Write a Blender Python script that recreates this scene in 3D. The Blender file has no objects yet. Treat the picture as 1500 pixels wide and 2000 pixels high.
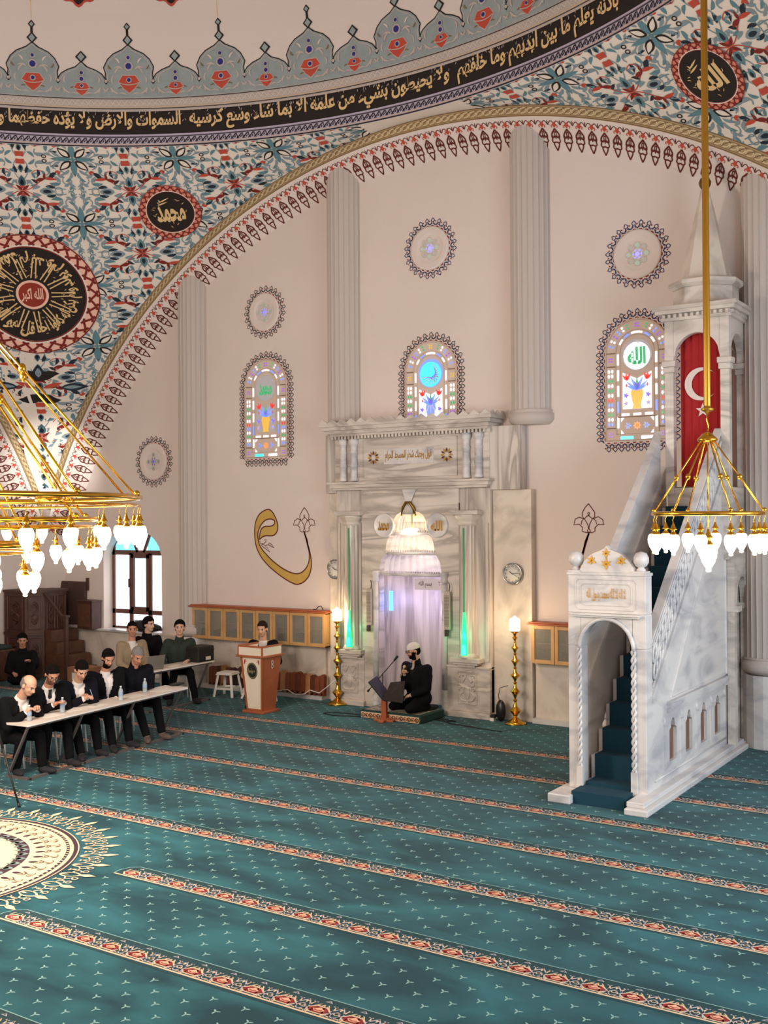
import bpy, bmesh, math, random, unicodedata
from mathutils import Vector, Matrix
random.seed(7)
S = bpy.context.scene
COL = S.collection
R = math.radians
PI = math.pi
# ------------------------------------------------------------ camera
CAM_F, CAM_YAW, CAM_PITCH, CAM_ROLL, CAM_H = 2108.3, R(-33.213), R(0.2696), R(-0.396), 3.2
cy_, sy_, cp_, sp_ = math.cos(CAM_YAW), math.sin(CAM_YAW), math.cos(CAM_PITCH), math.sin(CAM_PITCH)
FW = Vector((sy_*cp_, cy_*cp_, sp_))
r0_ = Vector((cy_, -sy_, 0)); u0_ = r0_.cross(FW)
cr_, sr_ = math.cos(CAM_ROLL), math.sin(CAM_ROLL)
RT = r0_*cr_ + u0_*sr_
UP = u0_*cr_ - r0_*sr_
EYE = Vector((0, 0, CAM_H))
camd = bpy.data.cameras.new('camera'); cam = bpy.data.objects.new('camera', camd); COL.objects.link(cam)
m = Matrix((RT, UP, -FW)).transposed().to_4x4(); m.translation = EYE
cam.matrix_world = m
camd.sensor_fit = 'VERTICAL'; camd.sensor_height = 36.0; camd.lens = CAM_F/2000*36.0
camd.clip_start = 0.05; camd.clip_end = 200
S.camera = cam
# ------------------------------------------------------------ world, exposure
w = bpy.data.worlds.new('world'); S.world = w; w.use_nodes = True
bg = w.node_tree.nodes['Background']; bg.inputs[0].default_value = (1.0, 0.92, 0.86, 1); bg.inputs[1].default_value = 0.55
S.view_settings.view_transform = 'Standard'; S.view_settings.look = 'None'
S.view_settings.gamma = 1.0; S.view_settings.exposure = 0.62
S.cycles.use_denoising = True
S.cycles.max_bounces = 8; S.cycles.diffuse_bounces = 5; S.cycles.caustics_reflective = False; S.cycles.caustics_refractive = False
S.cycles.sample_clamp_indirect = 4.0
def area(name, loc, target, sx, sy, power, color):
    l = bpy.data.lights.new(name, 'AREA'); l.shape = 'RECTANGLE'; l.size = sx; l.size_y = sy; l.energy = power; l.color = color
    o = bpy.data.objects.new(name, l); COL.objects.link(o); o.location = loc
    o.rotation_euler = (Vector(target)-Vector(loc)).to_track_quat('-Z', 'Y').to_euler(); return o
# daylight through the tall side windows beside the pulpit stair, and from the gallery windows behind
area('side_window_daylight', (3.2, 9.0, 3.2), (-4, 11.5, 1.2), 5.0, 3.6, 400, (0.70, 0.86, 1.0))
area('gallery_daylight', (-3.0, -5.6, 7.0), (-9, 9, 5), 12.0, 5.0, 480, (1.0, 0.92, 0.90))
def point(name, loc, power, color, r=0.1):
    l = bpy.data.lights.new(name, 'POINT'); l.energy = power; l.color = color; l.shadow_soft_size = r
    o = bpy.data.objects.new(name, l); COL.objects.link(o); o.location = loc; return o
for k_, (x_, y_, z_, p_) in enumerate(((-9.0, 5.7, 2.6, 130), (-10.0, 7.7, 2.7, 90), (-7.2, 5.4, 2.8, 60), (-9.0, 3.8, 2.8, 40), (-9.0, 5.7, 4.6, 680))):
    point('chandelier_glow', (x_, y_, z_), p_, (1.0, 0.85, 0.73), 0.5)

def at(px, py, axis, val):
    """point seen at (px, py) of the 1500x2000 frame on the plane axis = val"""
    d = RT*(px-750) - UP*(py-1000) + FW*CAM_F
    t = (val-EYE[axis])/d[axis]
    return EYE + d*t
def atY(px, py, Y): return at(px, py, 1, Y)
def atF(px, py, z=0.0): return at(px, py, 2, z)
def atX(px, py, X): return at(px, py, 0, X)
# ------------------------------------------------------------ mesh helper
class MB:
    def __init__(s): s.v = []; s.f = []; s.m = []; s.sm = []; s.M = None
    def add(s, vs, fs, mat=0, smooth=False):
        b = len(s.v)
        if s.M is not None: vs = [s.M @ Vector(p) for p in vs]
        s.v.extend([tuple(p) for p in vs])
        for f in fs: s.f.append(tuple(b+i for i in f)); s.m.append(mat); s.sm.append(smooth)
    def b(s, x0, x1, y0, y1, z0, z1, mat=0):
        s.add([(x0,y0,z0),(x1,y0,z0),(x1,y1,z0),(x0,y1,z0),(x0,y0,z1),(x1,y0,z1),(x1,y1,z1),(x0,y1,z1)],
              [(0,3,2,1),(4,5,6,7),(0,1,5,4),(1,2,6,5),(2,3,7,6),(3,0,4,7)], mat)
    def bar(s, a, c, w, h, mat=0, up=(0,0,1)):
        a = Vector(a); c = Vector(c); d = (c-a).normalized(); u = Vector(up)
        if abs(d.dot(u)) > .98: u = Vector((1,0,0))
        sd = d.cross(u).normalized(); u = sd.cross(d)
        vs = []
        for p in (a, c):
            for i, j in ((-1,-1),(1,-1),(1,1),(-1,1)): vs.append(p+sd*(i*w/2)+u*(j*h/2))
        s.add(vs, [(0,3,2,1),(4,5,6,7),(0,1,5,4),(1,2,6,5),(2,3,7,6),(3,0,4,7)], mat)
    def lathe(s, prof, c=(0,0,0), seg=24, mat=0, a0=0, a1=2*PI, rf=None, smooth=True, cap=True, sc=(1,1)):
        full = abs(a1-a0-2*PI) < 1e-6; n = seg if full else seg+1
        vs = []; fs = []
        for (r, z) in prof:
            for i in range(n):
                a = a0+(a1-a0)*i/seg; rr = r*(rf(a) if rf else 1)
                vs.append((c[0]+rr*math.cos(a)*sc[0], c[1]+rr*math.sin(a)*sc[1], c[2]+z))
        for j in range(len(prof)-1):
            for i in range(seg):
                k = (i+1) % n
                fs.append((j*n+i, j*n+k, (j+1)*n+k, (j+1)*n+i))
        if cap and full:
            if prof[0][0] > 1e-5: fs.append(tuple(range(n))[::-1])
            if prof[-1][0] > 1e-5: fs.append(tuple((len(prof)-1)*n+i for i in range(n)))
        s.add(vs, fs, mat, smooth)
    def tube(s, pts, r, seg=8, mat=0, closed=False, smooth=True):
        pts = [Vector(p) for p in pts]; n = len(pts)
        rs = r if isinstance(r, (list, tuple)) else [r]*n
        vs = []; fs = []; pu = None
        for i, p in enumerate(pts):
            a = pts[(i-1) % n] if (closed or i > 0) else p
            c = pts[(i+1) % n] if (closed or i < n-1) else p
            d = (c-a)
            d = d.normalized() if d.length > 1e-9 else Vector((0,0,1))
            if pu is None: pu = Vector((0,0,1)) if abs(d.z) < .9 else Vector((1,0,0))
            sd = d.cross(pu)
            if sd.length < 1e-6: sd = d.orthogonal()
            sd.normalize(); u = sd.cross(d).normalized(); pu = u
            for k in range(seg):
                t = 2*PI*k/seg; vs.append(p+sd*(math.cos(t)*rs[i])+u*(math.sin(t)*rs[i]))
        for i in range(n if closed else n-1):
            j = (i+1) % n
            for k in range(seg):
                l = (k+1) % seg; fs.append((i*seg+k, i*seg+l, j*seg+l, j*seg+k))
        if not closed: fs.append(tuple(range(seg))[::-1]); fs.append(tuple((n-1)*seg+k for k in range(seg)))
        s.add(vs, fs, mat, smooth)
    def ell(s, c, r, mat=0, seg=14, ring=9, rot=None):
        c = Vector(c); vs = []; fs = []
        for j in range(ring+1):
            ph = PI*j/ring
            for i in range(seg):
                t = 2*PI*i/seg
                p = Vector((r[0]*math.sin(ph)*math.cos(t), r[1]*math.sin(ph)*math.sin(t), r[2]*math.cos(ph)))
                if rot is not None: p = rot @ p
                vs.append(c+p)
        for j in range(ring):
            for i in range(seg):
                k = (i+1) % seg; fs.append((j*seg+i, (j+1)*seg+i, (j+1)*seg+k, j*seg+k))
        s.add(vs, fs, mat, True)
    def cap(s, a, c, ra, rc, mat=0, seg=12):
        a = Vector(a); c = Vector(c); d = c-a; L = d.length
        if L < 1e-6: s.ell(a, (ra,ra,ra), mat); return
        d.normalize(); pts = []; rs = []
        for k in range(4): t = PI/2*k/4; pts.append(a-d*(ra*math.cos(t))); rs.append(max(ra*math.sin(t), ra*.05))
        pts.append(a); rs.append(ra); pts.append(c); rs.append(rc)
        for k in range(1, 5): t = PI/2*k/4; pts.append(c+d*(rc*math.sin(t))); rs.append(max(rc*math.cos(t), rc*.05))
        s.tube(pts, rs, seg, mat)
    def prism(s, poly, fn, mat=0, side=None):
        """poly: 2D outline, fn(u,v,w): 3D, w in 0..1"""
        n = len(poly)
        vs = [fn(u, v, 0) for u, v in poly]+[fn(u, v, 1) for u, v in poly]
        fs = [tuple(range(n)), tuple(range(2*n-1, n-1, -1))]
        s.add(vs, fs, mat)
        s.add(vs, [(i, i+n, (i+1) % n+n, (i+1) % n) for i in range(n)], mat if side is None else side)
    def build(s, name, mats, parent=None, bevel=0, shade=None, clean=False):
        me = bpy.data.meshes.new(name); me.from_pydata(s.v, [], s.f)
        if not isinstance(mats, (list, tuple)): mats = [mats]
        for m_ in mats: me.materials.append(m_)
        me.polygons.foreach_set('material_index', s.m)
        me.polygons.foreach_set('use_smooth', [bool(x) if shade is None else shade for x in s.sm])
        me.update()
        if clean:
            bm = bmesh.new(); bm.from_mesh(me); bmesh.ops.recalc_face_normals(bm, faces=bm.faces); bm.to_mesh(me); bm.free()
        o = bpy.data.objects.new(name, me); COL.objects.link(o)
        if parent is not None: o.parent = parent
        if bevel:
            bv = o.modifiers.new('bevel', 'BEVEL'); bv.width = bevel; bv.segments = 2; bv.limit_method = 'ANGLE'
        return o
def tag(o, label=None, cat=None, group=None, kind=None):
    if label: o['label'] = label
    if cat: o['category'] = cat
    if group: o['group'] = group
    if kind: o['kind'] = kind
    return o
def thing(name, label, cat, loc=(0,0,0), rz=0, group=None):
    o = bpy.data.objects.new(name, None); COL.objects.link(o); o.location = loc; o.rotation_euler = (0,0,rz)
    o.empty_display_size = .1
    return tag(o, label, cat, group)
def copy_tree(o, parent=None):
    c = o.copy(); COL.objects.link(c)
    if parent is not None: c.parent = parent
    for ch in list(o.children): copy_tree(ch, c)
    return c
# ------------------------------------------------------------ materials
def rgb(h): 
    c = [int(h[i:i+2], 16)/255 for i in (0, 2, 4)]
    return tuple(x/12.92 if x <= .04045 else ((x+.055)/1.055)**2.4 for x in c)+(1,)
def mat(name, hexc, rough=.6, metal=0, noise=0, nscale=8, emit=0, ecol=None, spec=None, alpha=1, trans=0, bump=0, bscale=40, sheen=0):
    m = bpy.data.materials.new(name); m.use_nodes = True; nt = m.node_tree; p = nt.nodes['Principled BSDF']
    c = rgb(hexc); p.inputs['Base Color'].default_value = c; p.inputs['Roughness'].default_value = rough; p.inputs['Metallic'].default_value = metal
    if spec is not None: p.inputs['Specular IOR Level'].default_value = spec
    if sheen: p.inputs['Sheen Weight'].default_value = sheen
    if trans: p.inputs['Transmission Weight'].default_value = trans
    if alpha < 1: p.inputs['Alpha'].default_value = alpha
    if emit:
        p.inputs['Emission Color'].default_value = rgb(ecol or hexc); p.inputs['Emission Strength'].default_value = emit
        m.cycles.emission_sampling = 'NONE'
    if noise or bump:
        tc = nt.nodes.new('ShaderNodeTexCoord'); n = nt.nodes.new('ShaderNodeTexNoise'); n.inputs['Scale'].default_value = nscale
        n.inputs['Detail'].default_value = 4; nt.links.new(tc.outputs['Object'], n.inputs['Vector'])
    if noise:
        r_ = nt.nodes.new('ShaderNodeValToRGB'); r_.color_ramp.elements[0].position = .3; r_.color_ramp.elements[1].position = .7
        r_.color_ramp.elements[0].color = tuple(x*(1-noise) for x in c[:3])+(1,); r_.color_ramp.elements[1].color = tuple(min(1, x*(1+noise)) for x in c[:3])+(1,)
        nt.links.new(n.outputs['Fac'], r_.inputs[0]); nt.links.new(r_.outputs[0], p.inputs['Base Color'])
    if bump:
        n2 = nt.nodes.new('ShaderNodeTexNoise'); n2.inputs['Scale'].default_value = bscale; nt.links.new(tc.outputs['Object'], n2.inputs['Vector'])
        b = nt.nodes.new('ShaderNodeBump'); b.inputs['Strength'].default_value = bump; b.inputs['Distance'].default_value = .02
        nt.links.new(n2.outputs['Fac'], b.inputs['Height']); nt.links.new(b.outputs[0], p.inputs['Normal'])
    return m
def marble(name, light, dark, scale=(1.2, 1.2, 1.2), rot=(0,0,0), rough=.32, lo=.42, hi=.62, dist=2.5):
    m = bpy.data.materials.new(name); m.use_nodes = True; nt = m.node_tree; p = nt.nodes['Principled BSDF']
    tc = nt.nodes.new('ShaderNodeTexCoord'); mp = nt.nodes.new('ShaderNodeMapping'); mp.inputs['Scale'].default_value = scale; mp.inputs['Rotation'].default_value = rot
    n = nt.nodes.new('ShaderNodeTexNoise'); n.inputs['Scale'].default_value = 1; n.inputs['Detail'].default_value = 7; n.inputs['Distortion'].default_value = dist
    r_ = nt.nodes.new('ShaderNodeValToRGB'); e = r_.color_ramp.elements
    e[0].position = lo; e[0].color = rgb(light); e[1].position = hi; e[1].color = rgb(dark)
    x = r_.color_ramp.elements.new(hi+.07); x.color = rgb(light)
    nt.links.new(tc.outputs['Object'], mp.inputs[0]); nt.links.new(mp.outputs[0], n.inputs['Vector']); nt.links.new(n.outputs['Fac'], r_.inputs[0])
    nt.links.new(r_.outputs[0], p.inputs['Base Color']); p.inputs['Roughness'].default_value = rough
    return m
WALL = mat('wall_paint', 'DFD1C9', .85, noise=.03, nscale=.6)
CREAM = mat('cream_ground', 'E9DED2', .85, noise=.03, nscale=1.2)
PILAST = mat('fluted_plaster', 'C2B7B0', .8)
TEAL = mat('paint_teal', '5E8793', .8)
GREYT = mat('paint_grey_teal', '8296A0', .8)
NAVY = mat('paint_navy', '1B2A38', .8)
RED = mat('paint_red', 'BE4A38', .8)
DRED = mat('paint_dark_red', '7C2218', .8)
MAROON = mat('paint_maroon', '5E1C12', .8)
BLACK = mat('paint_black', '1D1310', .8)
GOLDP = mat('paint_gold_script', 'E2C08A', .7)
BANDG = mat('band_gold', 'B39A72', .75)
BANDL = mat('band_gold_light', 'D8C49C', .75)
LAV = mat('paint_lavender', 'B9AFC6', .8)
GREYB = mat('paint_light_grey', 'BEB2AC', .8)
CROWN = mat('paint_crown_blue', '95A0A2', .8, noise=.08, nscale=6)
BLUEP = mat('paint_royal_blue', '24247E', .7)
PINK = mat('paint_salmon', 'DB8672', .8)
PINKL = mat('paint_light_salmon', 'F3C3B0', .8)
GOLDV = mat('paint_mustard', 'C6A352', .75, noise=.08, nscale=6)
MARB = marble('marble_grey_veined', 'D6CCC2', 'ACA39B', (1.0, 1.0, 3.0), (0, .5, .2), dist=1.6)
MARBV = marble('marble_vertical_veins', 'D3C9C0', '9F968E', (4.4, 4.4, .45), dist=1.2)
MARBH = marble('marble_horizontal_veins', 'D6CCC2', 'A79E96', (.6, .6, 4.5), (0, .12, 0), dist=1.2)
MARBL = marble('marble_light', 'DCD0C3', 'BDB1A5', (1.3, 1.3, 1.3), (0, .4, .5), lo=.45, hi=.68, dist=1.6)
MARBW = marble('marble_white', 'D8D3D0', 'ABAAAF', (1.2, .8, 2.6), (0.4, .3, 0), lo=.45, hi=.68, dist=1.5)
GOLD = mat('brass_polished', 'D9A441', .22, 1)
GOLDD = mat('brass_dark', '8A6A34', .35, 1)
GILT = mat('gilt_lettering', 'B98A2C', .4, .5)
WOODD = mat('dark_carved_wood', '4A2E24', .55, noise=.25, nscale=7)
WOODD2 = mat('dark_wood_panel', '5A3A2C', .5, noise=.25, nscale=9)
WOODL = mat('light_oak_wood', 'C79A63', .5, noise=.12, nscale=5)
WOODR = mat('cherry_wood', 'A25632', .45, noise=.12, nscale=5)
WHITEP = mat('white_plastic', 'E4E0DC', .4)
GREYM = mat('grey_steel', '6E6460', .45, .3)
BLK = mat('black_matte', '15130F', .6)
BLKS = mat('black_satin', '1B1917', .35)
# ------------------------------------------------------------ Arabic lettering
_F = {}
for _c in range(0xFE70, 0xFEFD):
    _d = unicodedata.decomposition(chr(_c)).split()
    if _d: _F.setdefault(''.join(chr(int(h, 16)) for h in _d[1:]), {})[_d[0].strip('<>')] = chr(_c)
def shape(s):
    toks = []; i = 0
    while i < len(s):
        if s[i] == '\u0644' and s[i:i+2] in _F: toks.append(s[i:i+2]); i += 2
        else: toks.append(s[i]); i += 1
    out = []; prev = False
    for k, t in enumerate(toks):
        f = _F.get(t)
        if not f: out.append(t); prev = False; continue
        nx = _F.get(toks[k+1]) if k+1 < len(toks) else None
        j = bool(nx and 'final' in nx) and 'initial' in f
        g = 'medial' if prev and j and 'medial' in f else 'final' if prev and 'final' in f else 'initial' if j else 'isolated'
        out.append(f.get(g, t)); prev = j
    return ''.join(out[::-1])
_tc = {}
def text2d(s, arabic=True, bold=.012):
    """flat glyph triangles normalised so the box is x 0..W, y 0..1"""
    key = (s, bold)
    if key in _tc: return _tc[key]
    c = bpy.data.curves.new('lettering', 'FONT'); c.body = shape(s) if arabic else s; c.offset = bold; c.resolution_u = 3
    o = bpy.data.objects.new('lettering', c); COL.objects.link(o)
    bpy.context.view_layer.update()
    me = bpy.data.meshes.new_from_object(o.evaluated_get(bpy.context.evaluated_depsgraph_get()))
    vs = [(v.co.x, v.co.y) for v in me.vertices]; fs = [tuple(p.vertices) for p in me.polygons]
    bpy.data.objects.remove(o); bpy.data.curves.remove(c); bpy.data.meshes.remove(me)
    x0 = min(v[0] for v in vs); y0 = min(v[1] for v in vs); h = max(v[1] for v in vs)-y0
    vs = [((x-x0)/h, (y-y0)/h) for x, y in vs]; W = max(v[0] for v in vs)
    _tc[key] = (vs, fs, W); return _tc[key]
def letters(mb, s, fn, mat_, arabic=True, bold=.012, subdiv=False):
    """fn(u,v) with u 0..1 along, v 0..1 up"""
    vs, fs, W = text2d(s, arabic, bold)
    mb.add([fn(x/W, y) for x, y in vs], fs, mat_)
    return W
# ------------------------------------------------------------ flat ornament helper (painted shapes mapped on a surface)
class Orn:
    """collects 2D shapes and maps them on a surface by fn(u,v,layer)->Vector"""
    def __init__(s, mb, fn): s.mb = mb; s.fn = fn; s.T = lambda x, y: (x, y); s.l = 1; s.sx = 1; s.sy = 1
    def quad(s, pts, m_):
        s.mb.add([s.fn(*s.T(x*s.sx, y*s.sy), s.l) for x, y in pts], [tuple(range(len(pts)))], m_)
    def stroke(s, pts, w, m_, closed=False):
        n = len(pts); ws = w if isinstance(w, (list, tuple)) else [w]*n
        L = []
        for i, (x, y) in enumerate(pts):
            a = pts[(i-1) % n] if closed or i else pts[i]; c = pts[(i+1) % n] if closed or i < n-1 else pts[i]
            dx, dy = c[0]-a[0], c[1]-a[1]; d = math.hypot(dx, dy) or 1
            L.append((x-dy/d*ws[i]/2, y+dx/d*ws[i]/2, x+dy/d*ws[i]/2, y-dx/d*ws[i]/2))
        V = []; Fc = []
        for a in L:
            V.append(s.fn(*s.T(a[0]*s.sx, a[1]*s.sy), s.l)); V.append(s.fn(*s.T(a[2]*s.sx, a[3]*s.sy), s.l))
        for i in range(n if closed else n-1):
            j = (i+1) % n; Fc.append((2*i, 2*i+1, 2*j+1, 2*j))
        s.mb.add(V, Fc, m_)
    def leaf(s, x, y, ang, L, W, m_, bend=0, n=6, t0=.0):
        pts = []; ws = []; a = R(ang); px, py = x, y
        for i in range(n+1):
            t = i/n; pts.append((px, py)); ws.append(max(W*math.sin(PI*min(1, t0+(1-t0)*t))**.8*(1.15-.5*t), .004))
            a2 = a+R(bend)*t; px += L/n*math.cos(a2); py += L/n*math.sin(a2)
        s.stroke(pts, ws, m_); return px, py
    def curve(s, p, w, m_, n=8):
        P = [Vector((q[0], q[1])) for q in p]; out = []
        for i in range(n+1):
            t = i/n; Q = P[:]
            while len(Q) > 1: Q = [Q[k].lerp(Q[k+1], t) for k in range(len(Q)-1)]
            out.append((Q[0].x, Q[0].y))
        ws = w if not isinstance(w, (list, tuple)) else [w[0]+(w[1]-w[0])*i/n for i in range(n+1)]
        s.stroke(out, ws, m_)
    def disc(s, x, y, r, m_, n=12, ry=None):
        s.quad([(x+r*math.cos(2*PI*i/n), y+(ry or r)*math.sin(2*PI*i/n)) for i in range(n)], m_)
    def ring(s, x, y, r, w, m_, n=14, ry=None):
        s.stroke([(x+r*math.cos(2*PI*i/n), y+(ry or r)*math.sin(2*PI*i/n)) for i in range(n)], w, m_, True)
# ================================================================= ROOM
X0, YC, HA, ZC, RA, RR, ZR, SR = -9.03, 5.75, 9.25, -.32, 9.99, 8.85, 9.62, 13.61
WY = 15.4
SY0, RB0, RB1 = YC+HA, 9.81, 9.40            # arch face plane, arch inner radius at the face, radius at the wall
def st(o): return tag(o, kind='structure')
# ---------------- floor with its woven pattern
def carpet_mat(name, a, b):
    m = bpy.data.materials.new(name); m.use_nodes = True; nt = m.node_tree; p = nt.nodes['Principled BSDF']
    tc = nt.nodes.new('ShaderNodeTexCoord'); mp = nt.nodes.new('ShaderNodeMapping'); mp.inputs['Scale'].default_value = (.8, 1.6, 1)
    n = nt.nodes.new('ShaderNodeTexNoise'); n.inputs['Scale'].default_value = 1.3; n.inputs['Detail'].default_value = 5; n.inputs['Distortion'].default_value = .6
    r_ = nt.nodes.new('ShaderNodeValToRGB'); r_.color_ramp.elements[0].position = .36; r_.color_ramp.elements[1].position = .66
    r_.color_ramp.elements[0].color = rgb(a); r_.color_ramp.elements[1].color = rgb(b)
    nt.links.new(tc.outputs['Object'], mp.inputs[0]); nt.links.new(mp.outputs[0], n.inputs['Vector']); nt.links.new(n.outputs['Fac'], r_.inputs[0]); nt.links.new(r_.outputs[0], p.inputs['Base Color'])
    p.inputs['Roughness'].default_value = .95; p.inputs['Sheen Weight'].default_value = .08; p.inputs['Specular IOR Level'].default_value = .15
    n2 = nt.nodes.new('ShaderNodeTexNoise'); n2.inputs['Scale'].default_value = 220; nt.links.new(tc.outputs['Object'], n2.inputs['Vector'])
    bp = nt.nodes.new('ShaderNodeBump'); bp.inputs['Strength'].default_value = .25; bp.inputs['Distance'].default_value = .01
    nt.links.new(n2.outputs['Fac'], bp.inputs['Height']); nt.links.new(bp.outputs[0], p.inputs['Normal'])
    return m
CARPET = carpet_mat('carpet_teal', '0A3A42', '25626A')
CDARK = mat('carpet_dark_green', '123B40', .95)
CSPRIG = mat('carpet_sprig', '8CB4AE', .95)
CCREAM = mat('carpet_cream', 'D9BF9E', .95)
CPEACH = mat('carpet_peach', 'E6A98A', .95)
CRED = mat('carpet_red', '8A2420', .95)
CNAVY = mat('carpet_navy', '20222E', .95)
CPURP = mat('carpet_purple', '3A2630', .95)
CGREY = mat('carpet_grey', '7C8A84', .95, noise=.3, nscale=25)
CLILAC = mat('carpet_lilac_grey', 'B9B4BE', .95)
fl = MB()
fl.add([(-21, -7, 0), (4, -7, 0), (4, 16.2, 0), (-21, 16.2, 0)], [(0, 1, 2, 3)], 0)
fn = lambda u, v, l: Vector((u, v, .0012*l))
O = Orn(fl, fn)
RUG = (-9.25, 6.05)
stripes = [13.16-1.268*k for k in range(0, 9)]
def in_rug(x, y, r=1.97): return math.hypot(x-RUG[0], y-RUG[1]) < r
for j in range(-10, 96):
    y = 2.9+.131*j
    if y > 15.15: break
    if any(-.05 < y-s < .30 for s in stripes): continue
    for i in range(-2, 66):
        x = -17.7+.275*i+(.1375 if j % 2 else 0)
        if x > .6 or in_rug(x, y): continue
        for a in (20, 140, 265):
            O.leaf(x, y, a, .036, .016, 2, n=3)
for s in stripes:
    xs = -18.2 if abs(s-RUG[1]-.1) > 1.75 else -7.42
    segs = [(xs, .8)]
    if xs > -18: segs.append((-18.2, -11.1))
    for xa, xb in segs:
        O.l = 1; O.quad([(xa, s-.03), (xb, s-.03), (xb, s+.2), (xb, s+.25), (xa+.1, s+.25), (xa, s+.16)], 1)
        O.l = 2; O.quad([(xa, s), (xb, s), (xb, s+.018), (xa+.01, s+.018)], 3)
        O.stroke([(xa, s+.02), (xa-.01, s+.1), (xa+.02, s+.19), (xa+.1, s+.25), (xb, s+.25)], .008, 2)
        n = int((xb-xa)/.276)
        for k in range(n):
            cx = xa+.16+.276*k
            O.T = lambda x, y, cx=cx, s=s: (x+cx, y+s)
            O.l = 2; O.quad([(-.105, .075), (-.06, .03), (.06, .03), (.105, .075), (.05, .135), (-.05, .135)], 3)
            O.l = 3; O.quad([(-.088, .078), (-.05, .042), (.05, .042), (.088, .078), (.04, .122), (-.04, .122)], 5)
            O.l = 4; O.quad([(-.045, .08), (-.02, .055), (.022, .055), (.05, .082), (.0, .115)], 4)
            O.l = 5; O.stroke([(-.03, .075), (0, .066), (.03, .078)], .008, 5)
            O.l = 3
            for q in (-1, 1):
                O.leaf(q*.09, .1, 90-q*10, .07, .014, 3, bend=q*50, n=4)
                O.leaf(q*.05, .135, 90+q*40, .04, .010, 3, n=3)
            O.l = 2; O.quad([(-.03, .2), (.03, .2), (0, .228)], 8); O.l = 3; O.quad([(-.014, .205), (.014, .205), (0, .218)], 1); O.l = 2
            O.T = lambda x, y, cx=cx+.138, s=s: (x+cx, y+s)
            O.l = 3
            for q in (-1, 1):
                O.curve([(q*.055, .02), (q*.075, .09), (q*.03, .14), (0, .175)], .011, 8)
                O.curve([(q*.10, .03), (q*.07, .06), (q*.115, .09), (q*.138, .16)], .010, 3, n=5); O.curve([(q*.02, .025), (q*.04, .045), (q*.085, .02)], .009, 3, n=4); O.leaf(q*.075, .12, 90-q*60, .045, .012, 3, n=3)
                O.curve([(0, .03), (q*.05, .05), (q*.03, .10), (0, .115)], .009, 8)
                O.leaf(q*.028, .045, 90-q*30, .035, .018, 6, n=3)
            O.ring(0, .09, .018, .008, 3, n=8)
            O.leaf(0, .13, 90, .055, .02, 3, n=4)
            for q in (-.07, -.045, .045, .07): O.quad([(q-.005, .165), (q+.005, .165), (q+.005, .175), (q-.005, .175)], 8)
        O.T = lambda x, y: (x, y)
# round medallion woven in the middle
def rugfn(r, a): return (RUG[0]+r*math.sin(a), RUG[1]+r*math.cos(a))
def annulus(r0, r1, m_, l, n=96):
    fl.add([Vector((*rugfn(r, 2*PI*i/n), .0012*l)) for i in range(n) for r in (r0, r1)], [(2*i, 2*i+1, (2*i+3) % (2*n), (2*i+2) % (2*n)) for i in range(n)], m_)
annulus(0.001, 1.50, 7, 1); annulus(0.001, 1.44, 3, 2); annulus(.92, 1.03, 7, 3)
annulus(1.372, 1.402, 6, 4); annulus(1.48, 1.492, 3, 4)
O.l = 5
def polar(n, fnc):
    for k in range(n):
        a = 2*PI*(k+.5)/n
        O.T = lambda x, y, a=a: rugfn(y, a+x/y)
        fnc(k)
CG = 9
def g1(k): O.leaf(0, .99, 270, .10, .07, CG, n=4); O.leaf(0, .93, 90, .10, .09, CG, n=4)
polar(44, g1)
def g2(k):
    O.leaf(0, 1.08, 90, .10, .05, 7, n=5); O.ring(0, 1.21, .022, .008, 10, n=8)
    O.curve([(-.05, 1.17), (0, 1.28), (.05, 1.17)], .009, 10)
    O.curve([(0, 1.24), (.05, 1.30), (0, 1.34), (-.04, 1.3)], .008, 10)
    O.leaf(.055, 1.26, 90, .07, .016, 7, n=4, bend=60)
polar(46, g2)
def g3(k): O.quad([(-.012, 1.376), (.008, 1.376), (.012, 1.398), (-.008, 1.398)], 3)
polar(130, g3)
def g4(k):
    for q in (-1, 1):
        O.curve([(q*.012, 1.53), (q*.075, 1.60), (q*.06, 1.68), (0, 1.735)], [.014, .022], 3)
        O.curve([(q*.05, 1.62), (q*.13, 1.62), (q*.12, 1.70), (q*.07, 1.70)], .014, 3)
        O.ring(q*.095, 1.735, .026, .012, 3, n=9)
        O.curve([(q*.15, 1.55), (q*.10, 1.60), (q*.15, 1.65)], .014, 3)
    O.leaf(0, 1.52, 90, .10, .028, 3, n=5)
    O.quad([(-.02, 1.735), (.02, 1.735), (.035, 1.80), (0, 1.89), (-.035, 1.80)], 3)
polar(38, g4)
O.T = lambda x, y: (x, y)
floor = st(fl.build('floor', [CARPET, CDARK, CSPRIG, CCREAM, CPEACH, CRED, CNAVY, CPURP, CLILAC, CGREY, mat('carpet_brown_line', '6E5B4C', .95)]))
# ---------------- walls
WX0, WX1, WZ0, WZ1 = -16.98, -15.33, .93, 3.0      # daylight window opening
NX0, NX1, NZ1 = -10.0, -8.78, 3.12                 # prayer niche opening
wl = MB(); T = .45
def wseg(x0, x1, z0, z1): wl.b(x0, x1, WY, WY+T, z0, z1, 0)
wseg(-19.2, WX0, 0, 9.8); wseg(WX0, WX1, 0, WZ0); wseg(WX0, WX1, WZ1, 9.8); wseg(WX1, NX0, 0, 9.8); wseg(NX0, NX1, NZ1, 9.8); wseg(NX1, 1.0, 0, 9.8)
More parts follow.
